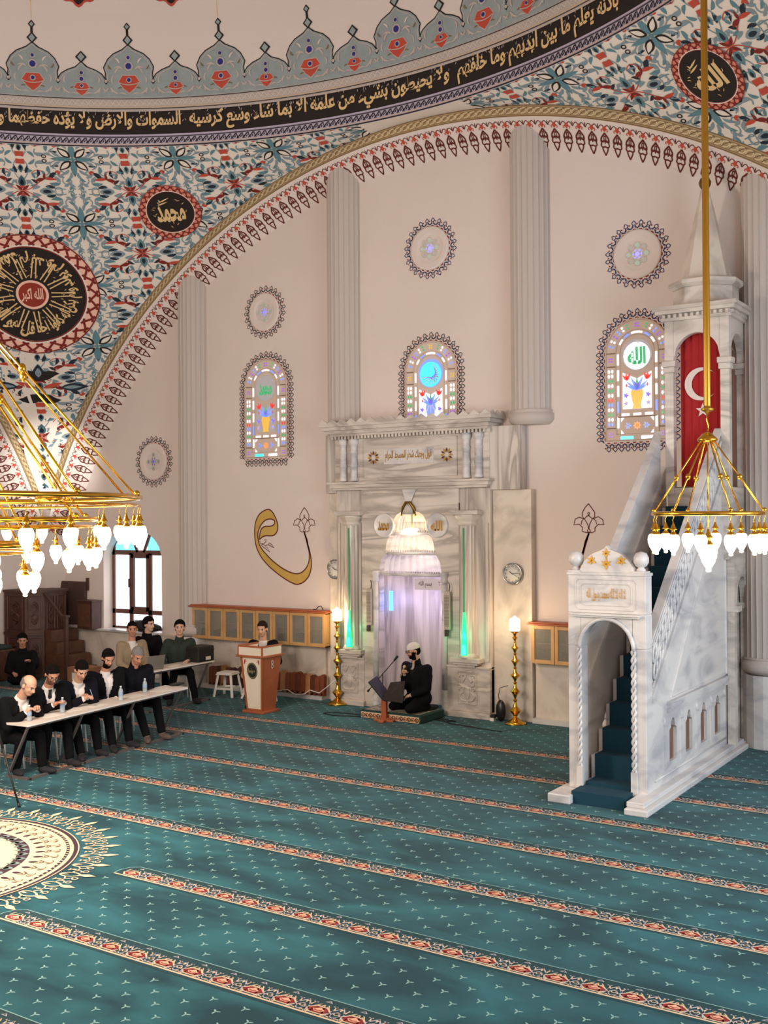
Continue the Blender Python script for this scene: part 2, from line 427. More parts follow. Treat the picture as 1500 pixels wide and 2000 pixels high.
# arched head of the window opening
def arch_fill(mb, x0, x1, z0, z1, y0, y1, mat_, n=12, flat=.62):
    c = (x0+x1)/2; hw = (x1-x0)/2
    def zz(x): return z0+(z1-z0)*max(0, 1-abs((x-c)/hw)**2.2)**flat
    for i in range(n*2):
        a = x0+(x1-x0)*i/(2*n); b = x0+(x1-x0)*(i+1)/(2*n); za, zb = zz(a), zz(b)
        mb.add([(a,y0,za),(b,y0,zb),(b,y0,z1),(a,y0,z1),(a,y1,za),(b,y1,zb),(b,y1,z1),(a,y1,z1)], [(0,1,2,3),(7,6,5,4),(0,4,5,1)], mat_)
arch_fill(wl, WX0, WX1, 2.45, WZ1, WY, WY+.3, 0)
st(wl.build('wall_front', [WALL]))
w2 = MB(); w2.b(-19.4, -18.68, -4.2, WY+T, 0, 9.8, 0); st(w2.build('wall_left', [WALL]))
w3 = MB(); w3.b(.62, 1.1, 12.2, WY+T, 0, 9.8, 0); w3.b(.62, 1.1, -4.2, 5.5, 0, 9.8, 0); w3.b(.62, 1.1, 5.5, 12.2, 5.6, 9.8, 0); w3.b(.62, 1.1, 5.5, 12.2, 0, .9, 0); st(w3.build('wall_right', [WALL]))
w4 = MB(); w4.b(-19.2, 1.0, -4.4, -3.9, 7.6, 9.8, 0); w4.b(-19.2, 1.0, -4.4, -3.9, 0, 3.0, 0); w4.b(-19.2, -17.5, -4.4, -3.9, 3.0, 7.6, 0); w4.b(-.8, 1.0, -4.4, -3.9, 3.0, 7.6, 0); st(w4.build('wall_back', [WALL]))
# marble dado and ledge
bb = MB()
for x0, x1 in ((-18.68, -11.28), (-7.24, .62)):
    n = max(1, int((x1-x0)/.62)); dx = (x1-x0)/n
    for i in range(n): bb.b(x0+i*dx+.002, x0+(i+1)*dx-.002, WY-.07, WY, .07, .90+.03*(x0 < -15), 0)
    bb.b(x0, x1, WY-.09, WY, .90, .925, 0)
    bb.b(x0, x1, WY-.20, WY, 0, .075, 1)
bb.b(WX0-.12, WX1+.1, WY-.16, WY+.3, .925, .96, 1)
st(bb.build('baseboard_front', [MARBL, MARBW]))
# ---------------- arches and painted soffits, four sides
def side(k):
    c, s_ = round(math.cos(k*PI/2)), round(math.sin(k*PI/2))
    def f(x, y, z):
        dx, dy = x-X0, y-YC
        return Vector((X0+dx*c-dy*s_, YC+dx*s_+dy*c, z))
    return f
def splay(a, w, off=0):
    r = RB0+(RB1-RB0)*w-off; y = SY0+(WY+.02-SY0)*w-off*.5
    x = r*math.sin(a); z = ZC+r*math.cos(a); lim = HA+(y-SY0)
    return max(-lim, min(lim, x))+X0, y, z
for k in range(4):
    F = side(k); mb = MB(); N = 120; A1 = R(88)
    vs = []; fs = []
    for i in range(N+1):
        a = -A1+2*A1*i/N
        for w_ in (0, 1): vs.append(F(*splay(a, w_)))
    fs = [(2*i, 2*i+1, 2*i+3, 2*i+2) for i in range(N)]; mb.add(vs, fs, 0, True)
    def face(u, v, l):   # gold band on the arch face: u angle, v radius
        x = v*math.sin(u); return F(X0+max(-HA, min(HA, x)), SY0-.004*l, ZC+v*math.cos(u))
    vs = []; A2 = math.asin(min(1, HA/RA))
    for i in range(N+1):
        a = -A2+2*A2*i/N
        vs.append(face(a, RB0, 0)); vs.append(face(a, RA+.03, 0))
    mb.add(vs, [(2*i, 2*i+2, 2*i+3, 2*i+1) for i in range(N)], 1)
    if k in (0, 1):
        B = Orn(mb, face)
        for rr, w_ in ((RB0+.012, .012), (RB0+.035, .006), (RA-.04, .006), (RA-.01, .014)):
            B.l = 1; B.stroke([(-A2+2*A2*i/N, rr) for i in range(N+1)], 0, 3)
            vs = []
            for i in range(N+1):
                a = -A2+2*A2*i/N; vs += [face(a, rr-w_/2, 1), face(a, rr+w_/2, 1)]
            mb.add(vs, [(2*i, 2*i+2, 2*i+3, 2*i+1) for i in range(N)], 3)
        nb = int(2*A2*9.87/.125)
        for i in range(nb):
            a = -A2+2*A2*(i+.5)/nb
            B.T = lambda x, y, a=a: (a+x/9.87, 9.90+y*.8)
            B.l = 2; B.ring(-.012, 0, .055, .022, 2, n=10, ry=.05)
            B.curve([(-.055, -.05), (-.02, .02), (.05, .05)], .012, 3, n=4)
        D = Orn(mb, lambda u, v, l: F(*splay(u, v, .004+.002*l)))
        npal = int(2*A1*9.6/.205)
        for i in range(npal):
            a = -A1+2*A1*(i+.5)/npal
            if abs(a) > R(86): continue
            D.T = lambda x, y, a=a: (a+x/9.6, .02+y/.50)      # y in metres down the soffit
            D.curve([(-.1, .10), (-.06, .02), (-.03, .03), (0, .10)], .012, 4, n=5); D.curve([(.1, .10), (.06, .02), (.03, .03), (0, .10)], .012, 4, n=5)
            D.leaf(.1, .03, 90, .07, .016, 4, n=3)
            D.l = 1; D.quad([(-.022, .06), (.022, .06), (.03, .11), (0, .14), (-.03, .11)], 5)
            for q in (-1, 1):
                D.curve([(0, .10), (q*0.055, .09), (q*0.067, .13), (q*0.037, .135)], .014, 5, n=5)
                D.curve([(0, .15), (q*0.024, .20), (q*0.091, .22), (q*0.055, .30)], .024, 4, n=6)
                D.curve([(q*0.067, .24), (q*0.037, .30), (q*0.015, .28), (q*0.024, .25)], .020, 4, n=5)
                D.curve([(q*0.061, .30), (q*0.091, .36), (q*0.018, .36), (0, .34)], .021, 4, n=5)
                D.curve([(q*0.043, .35), (q*0.049, .40), (q*0.012, .43), (0, .47)], .021, 4, n=5)
                D.curve([(0, .19), (q*0.037, .22), (q*0.000, .26), (0, .30)], .015, 4, n=5)
    st(mb.build('trim_%d' % (k+1), [WALL, BANDG, BANDL, GOLDD if False else mat('band_brown_line', '7A5C3E', .8), MAROON, PINK if False else RED]))
# ---------------- pendentive surface
def pend_arc(th):
    q = round(th/(PI/2))*PI/2; ph = th-q
    d = HA/math.cos(ph); t = HA*math.tan(ph); z = ZC+math.sqrt(max(RA*RA-t*t, .01))
    ax, az, bx, bz = RR, ZR, d, z
    L = math.hypot(bx-ax, bz-az); nx, nz = (bz-az)/L, -(bx-ax)/L
    if nx < 0: nx, nz = -nx, -nz
    h = math.sqrt(SR*SR-L*L/4); cx, cz = (ax+bx)/2-nx*h, (az+bz)/2-nz*h
    a0 = math.atan2(az-cz, ax-cx); b0 = math.atan2(bz-cz, bx-cx)
    return cx, cz, a0, b0, abs(a0-b0)*SR
def pend(th, s, off=0):
    """th azimuth from +Y towards +X, s arc length down from the ring"""
    cx, cz, a0, b0, tot = pend_arc(th); s = max(0, min(tot, s))
    an = a0+(b0-a0)*(s/tot if tot > 1e-6 else 0)
    rho, z = cx+(SR-off)*math.cos(an), cz+(SR-off)*math.sin(an)
    return Vector((X0+rho*math.sin(th), YC+rho*math.cos(th), z))
pm = MB(); NT, NS = 192, 14
vs = [pend(2*PI*i/NT, pend_arc(2*PI*i/NT)[4]*j/NS) for i in range(NT) for j in range(NS+1)]
fs = [(i*(NS+1)+j, i*(NS+1)+j+1, ((i+1) % NT)*(NS+1)+j+1, ((i+1) % NT)*(NS+1)+j) for i in range(NT) for j in range(NS)]
pm.add(vs, fs, 0, True)
CREAMI, TEALI, GREYI, NAVYI, REDI, DREDI, BLKI = range(7)
P = Orn(pm, lambda u, v, l: pend(u, v, .006+.003*l))
TW = R(5.625)
def tile(thc, sc):
    P.T = lambda x, y: (thc+x*TW/.865, sc-y)
    for sx in (-1, 1):
        for sy in (-1, 1):
            P.sx, P.sy = sx, sy; P.l = 1
            # vines
            P.curve([(.12, .10), (.30, .42), (.46, .30), (.50, .40)], .014, GREYI)
            P.curve([(.50, .40), (.62, .46), (.74, .66), (.865, .635)], .016, REDI)
            P.curve([(.50, .40), (.44, .26), (.62, .16), (.70, .30)], .014, REDI)
            P.curve([(.14, .0), (.38, .02), (.46, .14), (.30, .20)], .018, GREYI)
            P.curve([(.865, .46), (.76, .36), (.70, .18), (.80, .05)], .016, GREYI)
            P.curve([(0, .22), (.10, .32), (.16, .50), (.02, .60)], .018, GREYI)
            P.curve([(.18, .60), (.30, .56), (.40, .66), (.34, .50)], .016, TEALI)
            P.curve([(.50, .06), (.58, .02), (.66, .10), (.60, .18)], .02, GREYI)
            for (cx_, cy_2, r_, a0, a1, w_) in ((.13, .43, .09, -60, 200, .022), (.30, .62, .07, 120, 400, .02), (.47, .27, .06, 0, 260, .02), (.22, .28, .05, 90, 330, .018), (.64, .34, .055, -90, 160, .018), (.10, .60, .05, 20, 280, .018)):
                P.stroke([(cx_+r_*(1-.04*k)*math.cos(R(a0+(a1-a0)*k/8)), cy_2+r_*(1-.04*k)*math.sin(R(a0+(a1-a0)*k/8))) for k in range(9)], [w_*(.5+.5*math.sin(PI*k/8)) for k in range(9)], GREYI if r_ > .055 else TEALI)
            for (x, y, a, L, W_, c, bd) in ((.08, .36, 70, .13, .06, TEALI, -70), (.20, .54, 200, .12, .06, GREYI, 60), (.30, .46, 260, .13, .05, GREYI, 60), (.06, .26, 100, .14, .05, GREYI, -50), (.40, .60, 60, .10, .05, GREYI, 60), (.54, .24, 140, .11, .05, TEALI, -50), (.72, .44, 30, .12, .05, GREYI, 60), (.36, .06, 40, .13, .05, GREYI, -60)):
                P.leaf(x, y, a, L, W_, c, bend=bd, n=4)
            # teal cross of the rosette
            P.leaf(0, .01, 90, .34, .12, TEALI); P.leaf(0.01, 0, 0, .36, .10, TEALI)
            P.leaf(.08, .20, 60, .20, .06, GREYI, bend=-60); P.leaf(.20, .05, 20, .22, .06, GREYI, bend=60)
            # leafy scroll fill
            for (x, y, a, L, W_, c, bd) in ((.30, .27, 30, .20, .09, NAVYI, 50), (.34, .36, 150, .15, .07, GREYI, -60), (.42, .14, 80, .17, .07, TEALI, 50),
                (.46, .10, -20, .18, .06, GREYI, 60), (.60, .22, 110, .16, .06, NAVYI, -70), (.68, .24, 20, .15, .07, TEALI, -50), (.74, .12, 200, .16, .06, TEALI, 60),
                (.25, .48, 20, .19, .08, TEALI, -50), (.12, .45, 120, .15, .06, GREYI, 40), (.35, .58, -30, .16, .07, NAVYI, 50), (.46, .52, 100, .14, .06, TEALI, -60),
                (.58, .56, 0, .15, .07, GREYI, 60), (.62, .50, -60, .13, .06, NAVYI, 50), (.74, .54, 180, .14, .05, TEALI, 50), (.80, .30, 240, .16, .07, NAVYI, 40),
                (.18, .36, -10, .14, .06, GREYI, -60), (.05, .52, 40, .13, .05, TEALI, 60), (.80, .44, 160, .15, .05, GREYI, -60), (.55, .32, -30, .14, .05, GREYI, 70),
                (.66, .40, -90, .12, .05, TEALI, 60), (.46, .40, 200, .13, .05, TEALI, 40), (.24, .14, -10, .13, .05, NAVYI, 30)):
                P.leaf(x, y, a, L, W_, c, bend=bd, n=5)
            P.l = 2
            # diagonal petals, outlined
            P.leaf(.035, .035, 42, .27, .15, BLKI); P.l = 3; P.leaf(.065, .06, 42, .20, .085, CREAMI); P.l = 2
            P.leaf(.25, .235, 20, .08, .05, REDI); P.leaf(.25, .235, 80, .08, .05, REDI)
            # red bird-like leaf
            P.leaf(.50, .40, 10, .17, .075, DREDI, bend=20); P.leaf(.50, .40, 190, .20, .07, REDI, bend=-35); P.leaf(.50, .41, 275, .13, .05, DREDI, bend=-20)
            # red cross and drops at the corner
            P.leaf(.865, .635, 225, .15, .055, DREDI); P.leaf(.86, .60, 250, .07, .035, REDI)
            P.leaf(.865, .56, 270, .22, .13, TEALI, t0=.1); P.l = 3; P.leaf(.865, .53, 270, .12, .06, NAVYI, t0=.15); P.l = 2
            # pair of buds on the row between crosses
            P.leaf(.60, .635, 180, .24, .13, GREYI); P.l = 3; P.leaf(.55, .635, 180, .14, .06, NAVYI); P.l = 2
            # red bow
            P.quad([(.80, .02), (.865, .03), (.865, .12), (.79, .12)], REDI)
            P.leaf(.865, .13, 90, .16, .09, TEALI); P.l = 3; P.leaf(.865, .15, 90, .09, .05, NAVYI); P.l = 2
            # little ring pair
            P.ring(.47, .045, .035, .018, BLKI, n=8, ry=.03)
    P.sx = P.sy = 1; P.l = 3; P.disc(0, 0, .035, TEALI, n=8)
for k in range(-6, 7):
    thc = (k+.5)*2*TW
    if not R(-68) < thc < R(62): continue
    mx = max(pend_arc(thc+d)[4] for d in (-TW, 0, TW))
    for j in range(6):
        sc = .25+1.29*j
        if sc-.63 > mx: break
        tile(thc, sc)
# dark palmette cluster under the great roundel
for c in (R(-45), R(45)):
    P.T = lambda x, y, c=c: (c+x*TW/.865, 4.98-y); P.l = 4
    for sx in (-1, 1):
        P.sx = sx
        P.leaf(0, .15, 60, .36, .2, BLKI, bend=-80); P.leaf(0, -.12, -60, .36, .2, BLKI, bend=80); P.leaf(.30, .0, 0, .4, .18, NAVYI); P.leaf(.05, .0, 20, .3, .1, REDI)
        P.l = 5; P.leaf(.34, 0, 0, .26, .08, GREYI); P.l = 4
    P.sx = 1; P.leaf(0, -.3, 90, .22, .16, NAVYI); P.leaf(0, .2, 90, .3, .18, NAVYI); P.l = 5; P.leaf(0, .24, 90, .2, .1, GREYI); P.l = 4
P.T = lambda x, y: (x, y); P.sx = P.sy = 1
st(pm.build('ceiling_pendentives', [CREAM, TEAL, GREYT, NAVY, RED, DRED, BLACK]))
# ---------------- dome
def dome(th, h, off=0):
    ph = h/RR; r = (RR-off)*math.cos(ph); return Vector((X0+r*math.sin(th), YC+r*math.cos(th), ZR+(RR-off)*math.sin(ph)))
dm = MB(); hs = [0, .18, .63, .83, 1.2, 1.6, 2.2, 3, 4.2, 5.6, 7.2, 9, 11, 13, 13.88]; NT = 192
vs = [dome(2*PI*i/NT, min(h, RR*PI/2-.01)) for h in hs for i in range(NT)]
for j in range(len(hs)-1):
    dm.add([vs[(j+q)*NT+i] for q in (0, 1) for i in range(NT)], [(i, (i+1) % NT, NT+(i+1) % NT, NT+i) for i in range(NT)], {0: 1, 1: 2, 2: 3}.get(j, 0), True)
D = Orn(dm, lambda u, v, l: dome(u, v, .004+.006*l))
TH0, TH1 = R(-80), R(62)
def dl(h, w_, m_, l=1, n=160):
    vs = []
    for i in range(n+1):
        t = TH0+(TH1-TH0)*i/n; vs += [dome(t, h-w_/2, .006+.003*l), dome(t, h+w_/2, .006+.003*l)]
    dm.add(vs, [(2*i, 2*i+2, 2*i+3, 2*i+1) for i in range(n)], m_)
for h, w_ in ((.012, .02), (.165, .014), (.648, .012), (.815, .012)): dl(h, w_, 2)
dl(.04, .008, 5); dl(.195, .03, 1); dl(.615, .03, 3); dl(.67, .008, 5)
n = int((TH1-TH0)*RR/.105)
for i in range(n):
    c = TH0+(TH1-TH0)*(i+.5)/n
    D.T = lambda x, y, c=c: (c+x/RR, y)
    D.l = 1; D.curve([(-.045, .06), (-.02, .07), (.02, .13), (.045, .145)], .02, 2, n=5)
    D.curve([(-.05, .15), (-.03, .06), (.0, .06)], .013, 2, n=4); D.leaf(.02, .07, 60, .05, .022, 2, n=3)
    D.curve([(-.05, .695), (.0, .71), (.0, .77), (.05, .79)], .010, 6, n=5); D.curve([(-.05, .78), (-.02, .74), (.0, .72)], .010, 6, n=4); D.ring(.028, .72, .02, .008, 6, n=7)
PER = 2*PI/34; ph0 = R(-43.3)
def crown(c, big, det):
    D.T = lambda x, y, c=c: (c+x/RR, y)
    if big: out = [(-.41, 1.12), (-.40, 1.24), (-.43, 1.33), (-.36, 1.46), (-.26, 1.55), (-.10, 1.62), (0, 1.70), (.10, 1.62), (.26, 1.55), (.36, 1.46), (.43, 1.33), (.40, 1.24), (.41, 1.12)]
    else: out = [(-.41, 1.12), (-.34, 1.22), (-.24, 1.28), (-.10, 1.33), (0, 1.42), (.10, 1.33), (.24, 1.28), (.34, 1.22), (.41, 1.12)]
    D.l = 1
    D.quad([(-.413, .83), (.413, .83)]+out[::-1], 4)
    D.stroke([(p[0], p[1]) for p in out], .035, 2); D.l = 2; D.stroke([(p[0]*.93, p[1]-.025) for p in out], .012, 3); D.l = 2
    D.quad([(-.40, 1.05), (-.36, 1.10), (-.40, 1.16), (-.44, 1.10)], 2); D.l = 3; D.disc(-.40, 1.105, .028, 3, n=6); D.l = 2
    tp = 1.70 if big else 1.42
    def dia(y0, y1, w_):
        D.l = 2; D.quad([(0, y0), (w_, (y0+y1)/2), (0, y1), (-w_, (y0+y1)/2)], 2); D.l = 3
        D.quad([(0, y0+.03), (w_*.62, (y0+y1)/2), (0, y1-.03), (-w_*.62, (y0+y1)/2)], 4)
    if big: dia(tp-.02, tp+.17, .09); dia(tp+.22, tp+.36, .06); D.quad([(-.02, tp+.15), (.02, tp+.15), (.02, tp+.24), (-.02, tp+.24)], 2)
    else: dia(tp-.02, tp+.18, .10)
    if not det: return
    k = 1.0 if big else .72; b = 1.09 if big else .99; D.l = 4
    D.quad([(-.20*k, b), (-.10*k, b-.12*k), (0, b-.20*k), (.10*k, b-.12*k), (.20*k, b), (.12*k, b+.12*k), (-.12*k, b+.12*k)], 3)
    D.l = 5; D.quad([(-.18*k, b), (-.09*k, b-.11*k), (0, b-.18*k), (.09*k, b-.11*k), (.18*k, b), (.11*k, b+.105*k), (-.11*k, b+.105*k)], 7)
    D.l = 6; D.curve([(-.18*k, b-.01), (0, b-.09*k), (.18*k, b-.01)], .014, 3, n=5)
    D.disc(0, b+.03, .05*k, 3, n=8); D.l = 7; D.disc(0, b+.03, .034*k, 8, n=7)
    for (x, y, r_) in ((0, b+.26*k, .055*k), (0, b+.40*k, .03*k)) if big else ((0, b+.2*k, .035), (0, b+.34*k, .03)):
        D.l = 5; D.disc(x, y, r_*1.5, 3, n=7); D.l = 6; D.disc(x, y, r_, 8, n=7)
    D.l = 4
    for q in (-1, 1):
        for (x, y, a, L, W_, c2, bd) in ((.10, 1.30, 40, .18, .04, 3, -90), (.24, 1.22, 100, .16, .035, 3, 80), (.28, 1.06, 60, .16, .035, 3, 100), (.18, .90, 10, .18, .035, 3, 80), (.30, .90, 100, .12, .03, 3, -80), (.05, .88, 30, .15, .03, 3, -60), (.36, 1.0, -60, .12, .03, 3, 60), (.16, 1.40, 70, .12, .03, 6, -60), (.30, 1.30, 30, .10, .03, 9, 60), (.2, .98, 150, .1, .025, 9, 60)):
            if not big and y > 1.2: continue
            D.leaf(q*x, y, a if q > 0 else 180-a, L, W_, c2, bend=bd*q, n=4)
for k in range(-4, 11):
    c = ph0+PER*k
    crown(c, True, True); crown(c+PER/2, False, True)
    D.T = lambda x, y, c=c: (c+x/RR, y); D.l = 1
    if k % 2 == 0:
        D.stroke([(0, 2.08), (0, 2.36)], .012, 5); D.l = 2; D.quad([(0, 2.36), (.10, 2.48), (.06, 2.6), (.16, 2.8), (0, 3.1), (-.16, 2.8), (-.06, 2.6), (-.10, 2.48)], 2); D.l = 3
        D.quad([(0, 2.42), (.06, 2.5), (.03, 2.6), (.11, 2.8), (0, 3.0), (-.11, 2.8), (-.03, 2.6), (-.06, 2.5)], 10)
    D.T = lambda x, y, c=c+PER/2: (c+x/RR, y); D.l = 1
    sc = [(.34*(1+.1*math.cos(8*t))*math.sin(t), 2.66+.34*(1+.1*math.cos(8*t))*math.cos(t)) for t in [2*PI*i/40 for i in range(40)]]
    D.quad(sc, 7); D.l = 2; D.quad([(x*.88, 2.66+(y-2.66)*.88) for x, y in sc], 2)
D.T = lambda x, y: (x, y)
def dtext(s, ta, tb, h0, h1, m_=5):
    letters(dm, s, lambda u, v: dome(ta+(tb-ta)*u, h0+(h1-h0)*v, .014), m_, bold=.03)
dtext('ولا يحيطون بشيء من علمه الا بما شاء وسع كرسيه', R(-26), R(5), .235, .60)
dtext('السموات والارض ولا يؤده حفظهما وهو العلي العظيم', R(-56), R(-27), .235, .60)
dtext('يشفع عنده الا باذنه يعلم ما بين ايديهم وما خلفهم', R(6), R(34), .235, .60)
dtext('له ما في السموات وما في الارض من ذا الذي', R(35), R(61), .235, .60)
random.seed(3); D.l = 3
for i in range(520):
    t = TH0+(TH1-TH0)*random.random(); h = .40+.19*random.random(); a = random.random()*60+50
    D.T = lambda x, y, t=t, h=h: (t+x/RR, h+y); D.leaf(0, 0, a, .045, .012, 3, bend=random.choice((-70, 60)), n=3)
D.T = lambda x, y: (x, y)
st(dm.build('ceiling_dome', [mat('dome_plaster', 'E0D4CD', .85), LAV, BLACK, GREYB, CROWN, GOLDP, mat('paint_pale_outline', 'DCD2C8', .8), RED, BLUEP, mat('paint_olive', '7A6A48', .8), mat('paint_green', '6FA08C', .8)]))
# ---------------- fluted half columns
def half_column(x, zb, zt, n_, base=False, r=.33):
    c = MB(); yc = WY+.02
    rf = lambda a: 1-.045*abs(math.sin(a*12))**.5
    prof = [(r, zb+.22+(zt-zb-.22)*i/6) for i in range(7)]
    c.lathe(prof, (x, yc, 0), 192, 0, PI, 2*PI, rf, smooth=False)
    c.lathe([(r-.03, zb), (r+.01, zb+.03), (r+.045, zb+.07), (r+.045, zb+.17), (r+.02, zb+.18), (r+.02, zb+.21), (r+.03, zb+.215), (r, zb+.235)], (x, yc, 0), 32, 0, PI, 2*PI)
    c.lathe([(0.001, zb), (r-.03, zb)], (x, yc, 0), 24, 0, PI, 2*PI)
    if base:
        c.lathe([(r+.02, 0), (r+.02, zb)], (x, yc, 0), 8, 1, PI, 2*PI, smooth=False)
    return st(c.build('trim_%d' % n_, [PILAST, MARBW]))
PX = (-14.42, -10.86, -7.30, -3.74)
half_column(PX[0], .95, 8.2, 5, True); half_column(PX[1], 4.62, 9.3, 6); half_column(PX[2], 4.62, 9.3, 7); half_column(PX[3], 1.0, 8.3, 8, True)
half_column(-.2, 1.0, 6, 9, True)
# ================================================================= MIHRAB (prayer niche surround)
MX, MY = -9.41, 15.12                       # axis of the niche, front plane
mi = thing('mihrab', 'tall veined marble prayer niche with columns, stepped ribbed hood and toothed cornice', 'prayer niche', (MX, MY, 0))
def local(mb, o): mb.M = Matrix.Translation(-Vector(o.location)); return mb
def nb(): return local(MB(), mi)
ML, MR = -10.92, -7.93
HX = .62
def hood_w(z):
    """half width of the niche opening at height z"""
    for (z0, z1, a, b) in ((2.25, 2.60, .60, .43), (2.60, 2.93, .475, .30), (2.93, 3.28, .345, .16), (3.28, 3.42, .13, .02)):
        if z0 <= z < z1:
            t = (z-z0)/(z1-z0); return b+(a-b)*math.sqrt(max(0, 1-t**2.2))
    return .60 if z < 2.25 else 0
b = nb()   # front plate with hood shaped opening, by rows
zs = [0, 2.25]+[2.25+.35*i/8 for i in range(1, 8)]+[2.60-.001, 2.60]+[2.60+.33*i/8 for i in range(1, 8)]+[2.93-.001, 2.93]+[2.93+.35*i/8 for i in range(1, 8)]+[3.279, 3.28, 3.33, 3.38, 3.42]
for sgn in (-1, 1):
    xe = ML+.55 if sgn < 0 else MR-.55
    for i in range(len(zs)-1):
        a0, a1 = hood_w(zs[i]+1e-5), hood_w(zs[i+1]-1e-5)
        p = [(xe, zs[i]), (MX+sgn*a0, zs[i]), (MX+sgn*a1, zs[i+1]), (xe, zs[i+1])]
        b.add([(x, MY+.02, z) for x, z in p]+[(x, MY+.16, z) for x, z in p], [(0, 1, 2, 3) if sgn < 0 else (3, 2, 1, 0), (1, 5, 6, 2)], 0)
b.b(ML+.55, MR-.55, MY+.02, MY+.16, 3.42, 3.68)
b.build('niche_front', [MARBH], mi, clean=True)
b = nb()   # recess
b.lathe([(.62, 0), (.62, 2.30)], (MX, MY+.10, 0), 24, 0, 0, PI, sc=(1, 1.05), cap=False)
b.add([(MX-.64, MY+.09, .005), (MX+.64, MY+.09, .005), (MX+.64, MY+.8, .005), (MX-.64, MY+.8, .005)], [(0, 1, 2, 3)], 1)
b.build('niche_recess', [MARBV, CARPET], mi)
b = nb()   # ribbed bells of the hood
for (z0, z1, a, b_) in ((2.25, 2.62, .60, .40), (2.60, 2.95, .475, .28), (2.93, 3.30, .345, .12)):
    pr = [(a+.02, z0-.02), (a+.03, z0)]+[(b_+(a-b_)*math.sqrt(max(0, 1-(i/8)**2.2)), z0+(z1-z0)*i/8) for i in range(9)]
    b.lathe(pr, (MX, MY+.16, 0), 96, 0, 0, PI, rf=lambda t: 1-.07*abs(math.sin(t*13)), smooth=False, cap=False, sc=(1, .75))
    b.lathe([(a-.02, z0-.03), (a+.035, z0-.03), (a+.035, z0+.015), (a-.02, z0+.015)], (MX, MY+.12, 0), 48, 0, PI, 2*PI, sc=(1, .25), cap=False)
    nd = int(a*46)
    for i in range(nd+1):
        x = MX-a+2*a*i/nd
        b.b(x-.008, x+.008, MY-.035 if False else MY-.005, MY+.03, z0+.02, z0+.05)
b.build('niche_hood', [MARBW], mi)
for sgn in (-1, 1):
    b = nb()   # slender posts by the opening
    x = MX+sgn*.665; b.tube([(x, MY, z) for z in (.35, 2.22)], .05, 12)
    b.lathe([(.065, 0), (.075, .06), (.05, .12), (.07, .2), (.045, .3), (.055, .4)], (x, MY, .0), 16)
    b.lathe([(.045, 0), (.065, .05), (.05, .1), (.07, .16), (.07, .2)], (x, MY, 2.1), 16)
    b.build('niche_colonnette', [MARBW], mi)
b = nb()   # outer piers behind the columns + side walls of the block
for x0, x1 in ((ML, ML+.56), (MR-.56, MR)):
    b.b(x0, x1, MY+.06, WY, .05, 3.66)
    for q in (.04, .48): b.b(x0+q, x0+q+.05, MY+.03, MY+.07, .9, 3.1)
b.b(ML, MR, MY+.06, WY, 3.66, 4.60); 
b.build('pier', [MARBV], mi, bevel=.006)
for x0, x1, cx in ((ML, ML+.60, ML+.28), (MR-.88, MR, MR-.44)):      # pedestals with carved panels
    b = nb(); xa, xb = (x0, x1) if cx < MX else (MR-.80, MR)
    cx = (xa+xb)/2 if cx > MX else (xa+xb)/2
    b.b(xa-.02, xb+.02, MY-.06, WY, 0, .09); b.b(xa, xb, MY, WY, .09, .78)
    b.b(xa+.0, xb, MY-.02, WY, .78, .82)
    pw = .36; b.b(cx-pw/2, cx+pw/2, MY-.015, MY+.01, .20, .74)
    ped = b.build('pedestal', [MARB], mi, bevel=.008)
    c = nb(); y = MY-.018
    for q in (-1, 1):     # carved vase and leaf scrolls in relief
        pts = [(cx+q*.02, .26), (cx+q*.10, .27), (cx+q*.14, .33), (cx+q*.10, .38), (cx+q*.06, .40), (cx+q*.07, .48), (cx+q*.13, .52), (cx+q*.12, .60), (cx+q*.07, .56), (cx+q*.04, .62), (cx, .70)]
        c.tube([(p[0], y, p[1]) for p in pts], .014, 6)
        c.tube([(cx+q*.13, y, .42), (cx+q*.16, y, .48), (cx+q*.10, y, .46)], .012, 6); c.tube([(cx+q*.06, y, .66), (cx+q*.12, y, .68), (cx+q*.14, y, .63)], .012, 6)
    c.ell((cx, y, .40), (.055, .014, .12)); c.tube([(cx-.165, y, .22), (cx+.165, y, .22), (cx+.165, y, .72), (cx-.165, y, .72)], .009, 6, closed=True, smooth=False)
    c.build('carved_relief', [MARB], ped)
for cx in (ML+.33, MR-.40):      # fluted columns
    b = nb(); b.lathe([(.15, .98), (.15, 3.08)], (cx, MY+.06, 0), 120, 0, rf=lambda t: 1-.07*abs(math.sin(t*8)), smooth=False)
    b.lathe([(.175, .94), (.18, .97), (.16, 1.0), (.15, 1.02)], (cx, MY+.06, 0), 24)
    col = b.build('column', [MARBV], mi)
    c = nb(); c.lathe([(.15, 3.05), (.18, 3.09), (.165, 3.12), (.20, 3.16), (.22, 3.20), (.22, 3.23)], (cx, MY+.06, 0), 8); c.b(cx-.26, cx+.26, MY-.12, MY+.3, 3.23, 3.30)
    c.build('capital', [MARB], col, bevel=.008)
    c = nb()
    for i, (hw, z0, z1) in enumerate(((.16, .80, .84), (.22, .84, .88), (.27, .88, .95))): c.b(cx-hw, cx+hw, MY-.05-.03*i, MY+.2, z0, z1)
    c.build('base', [MARB], col, bevel=.006)
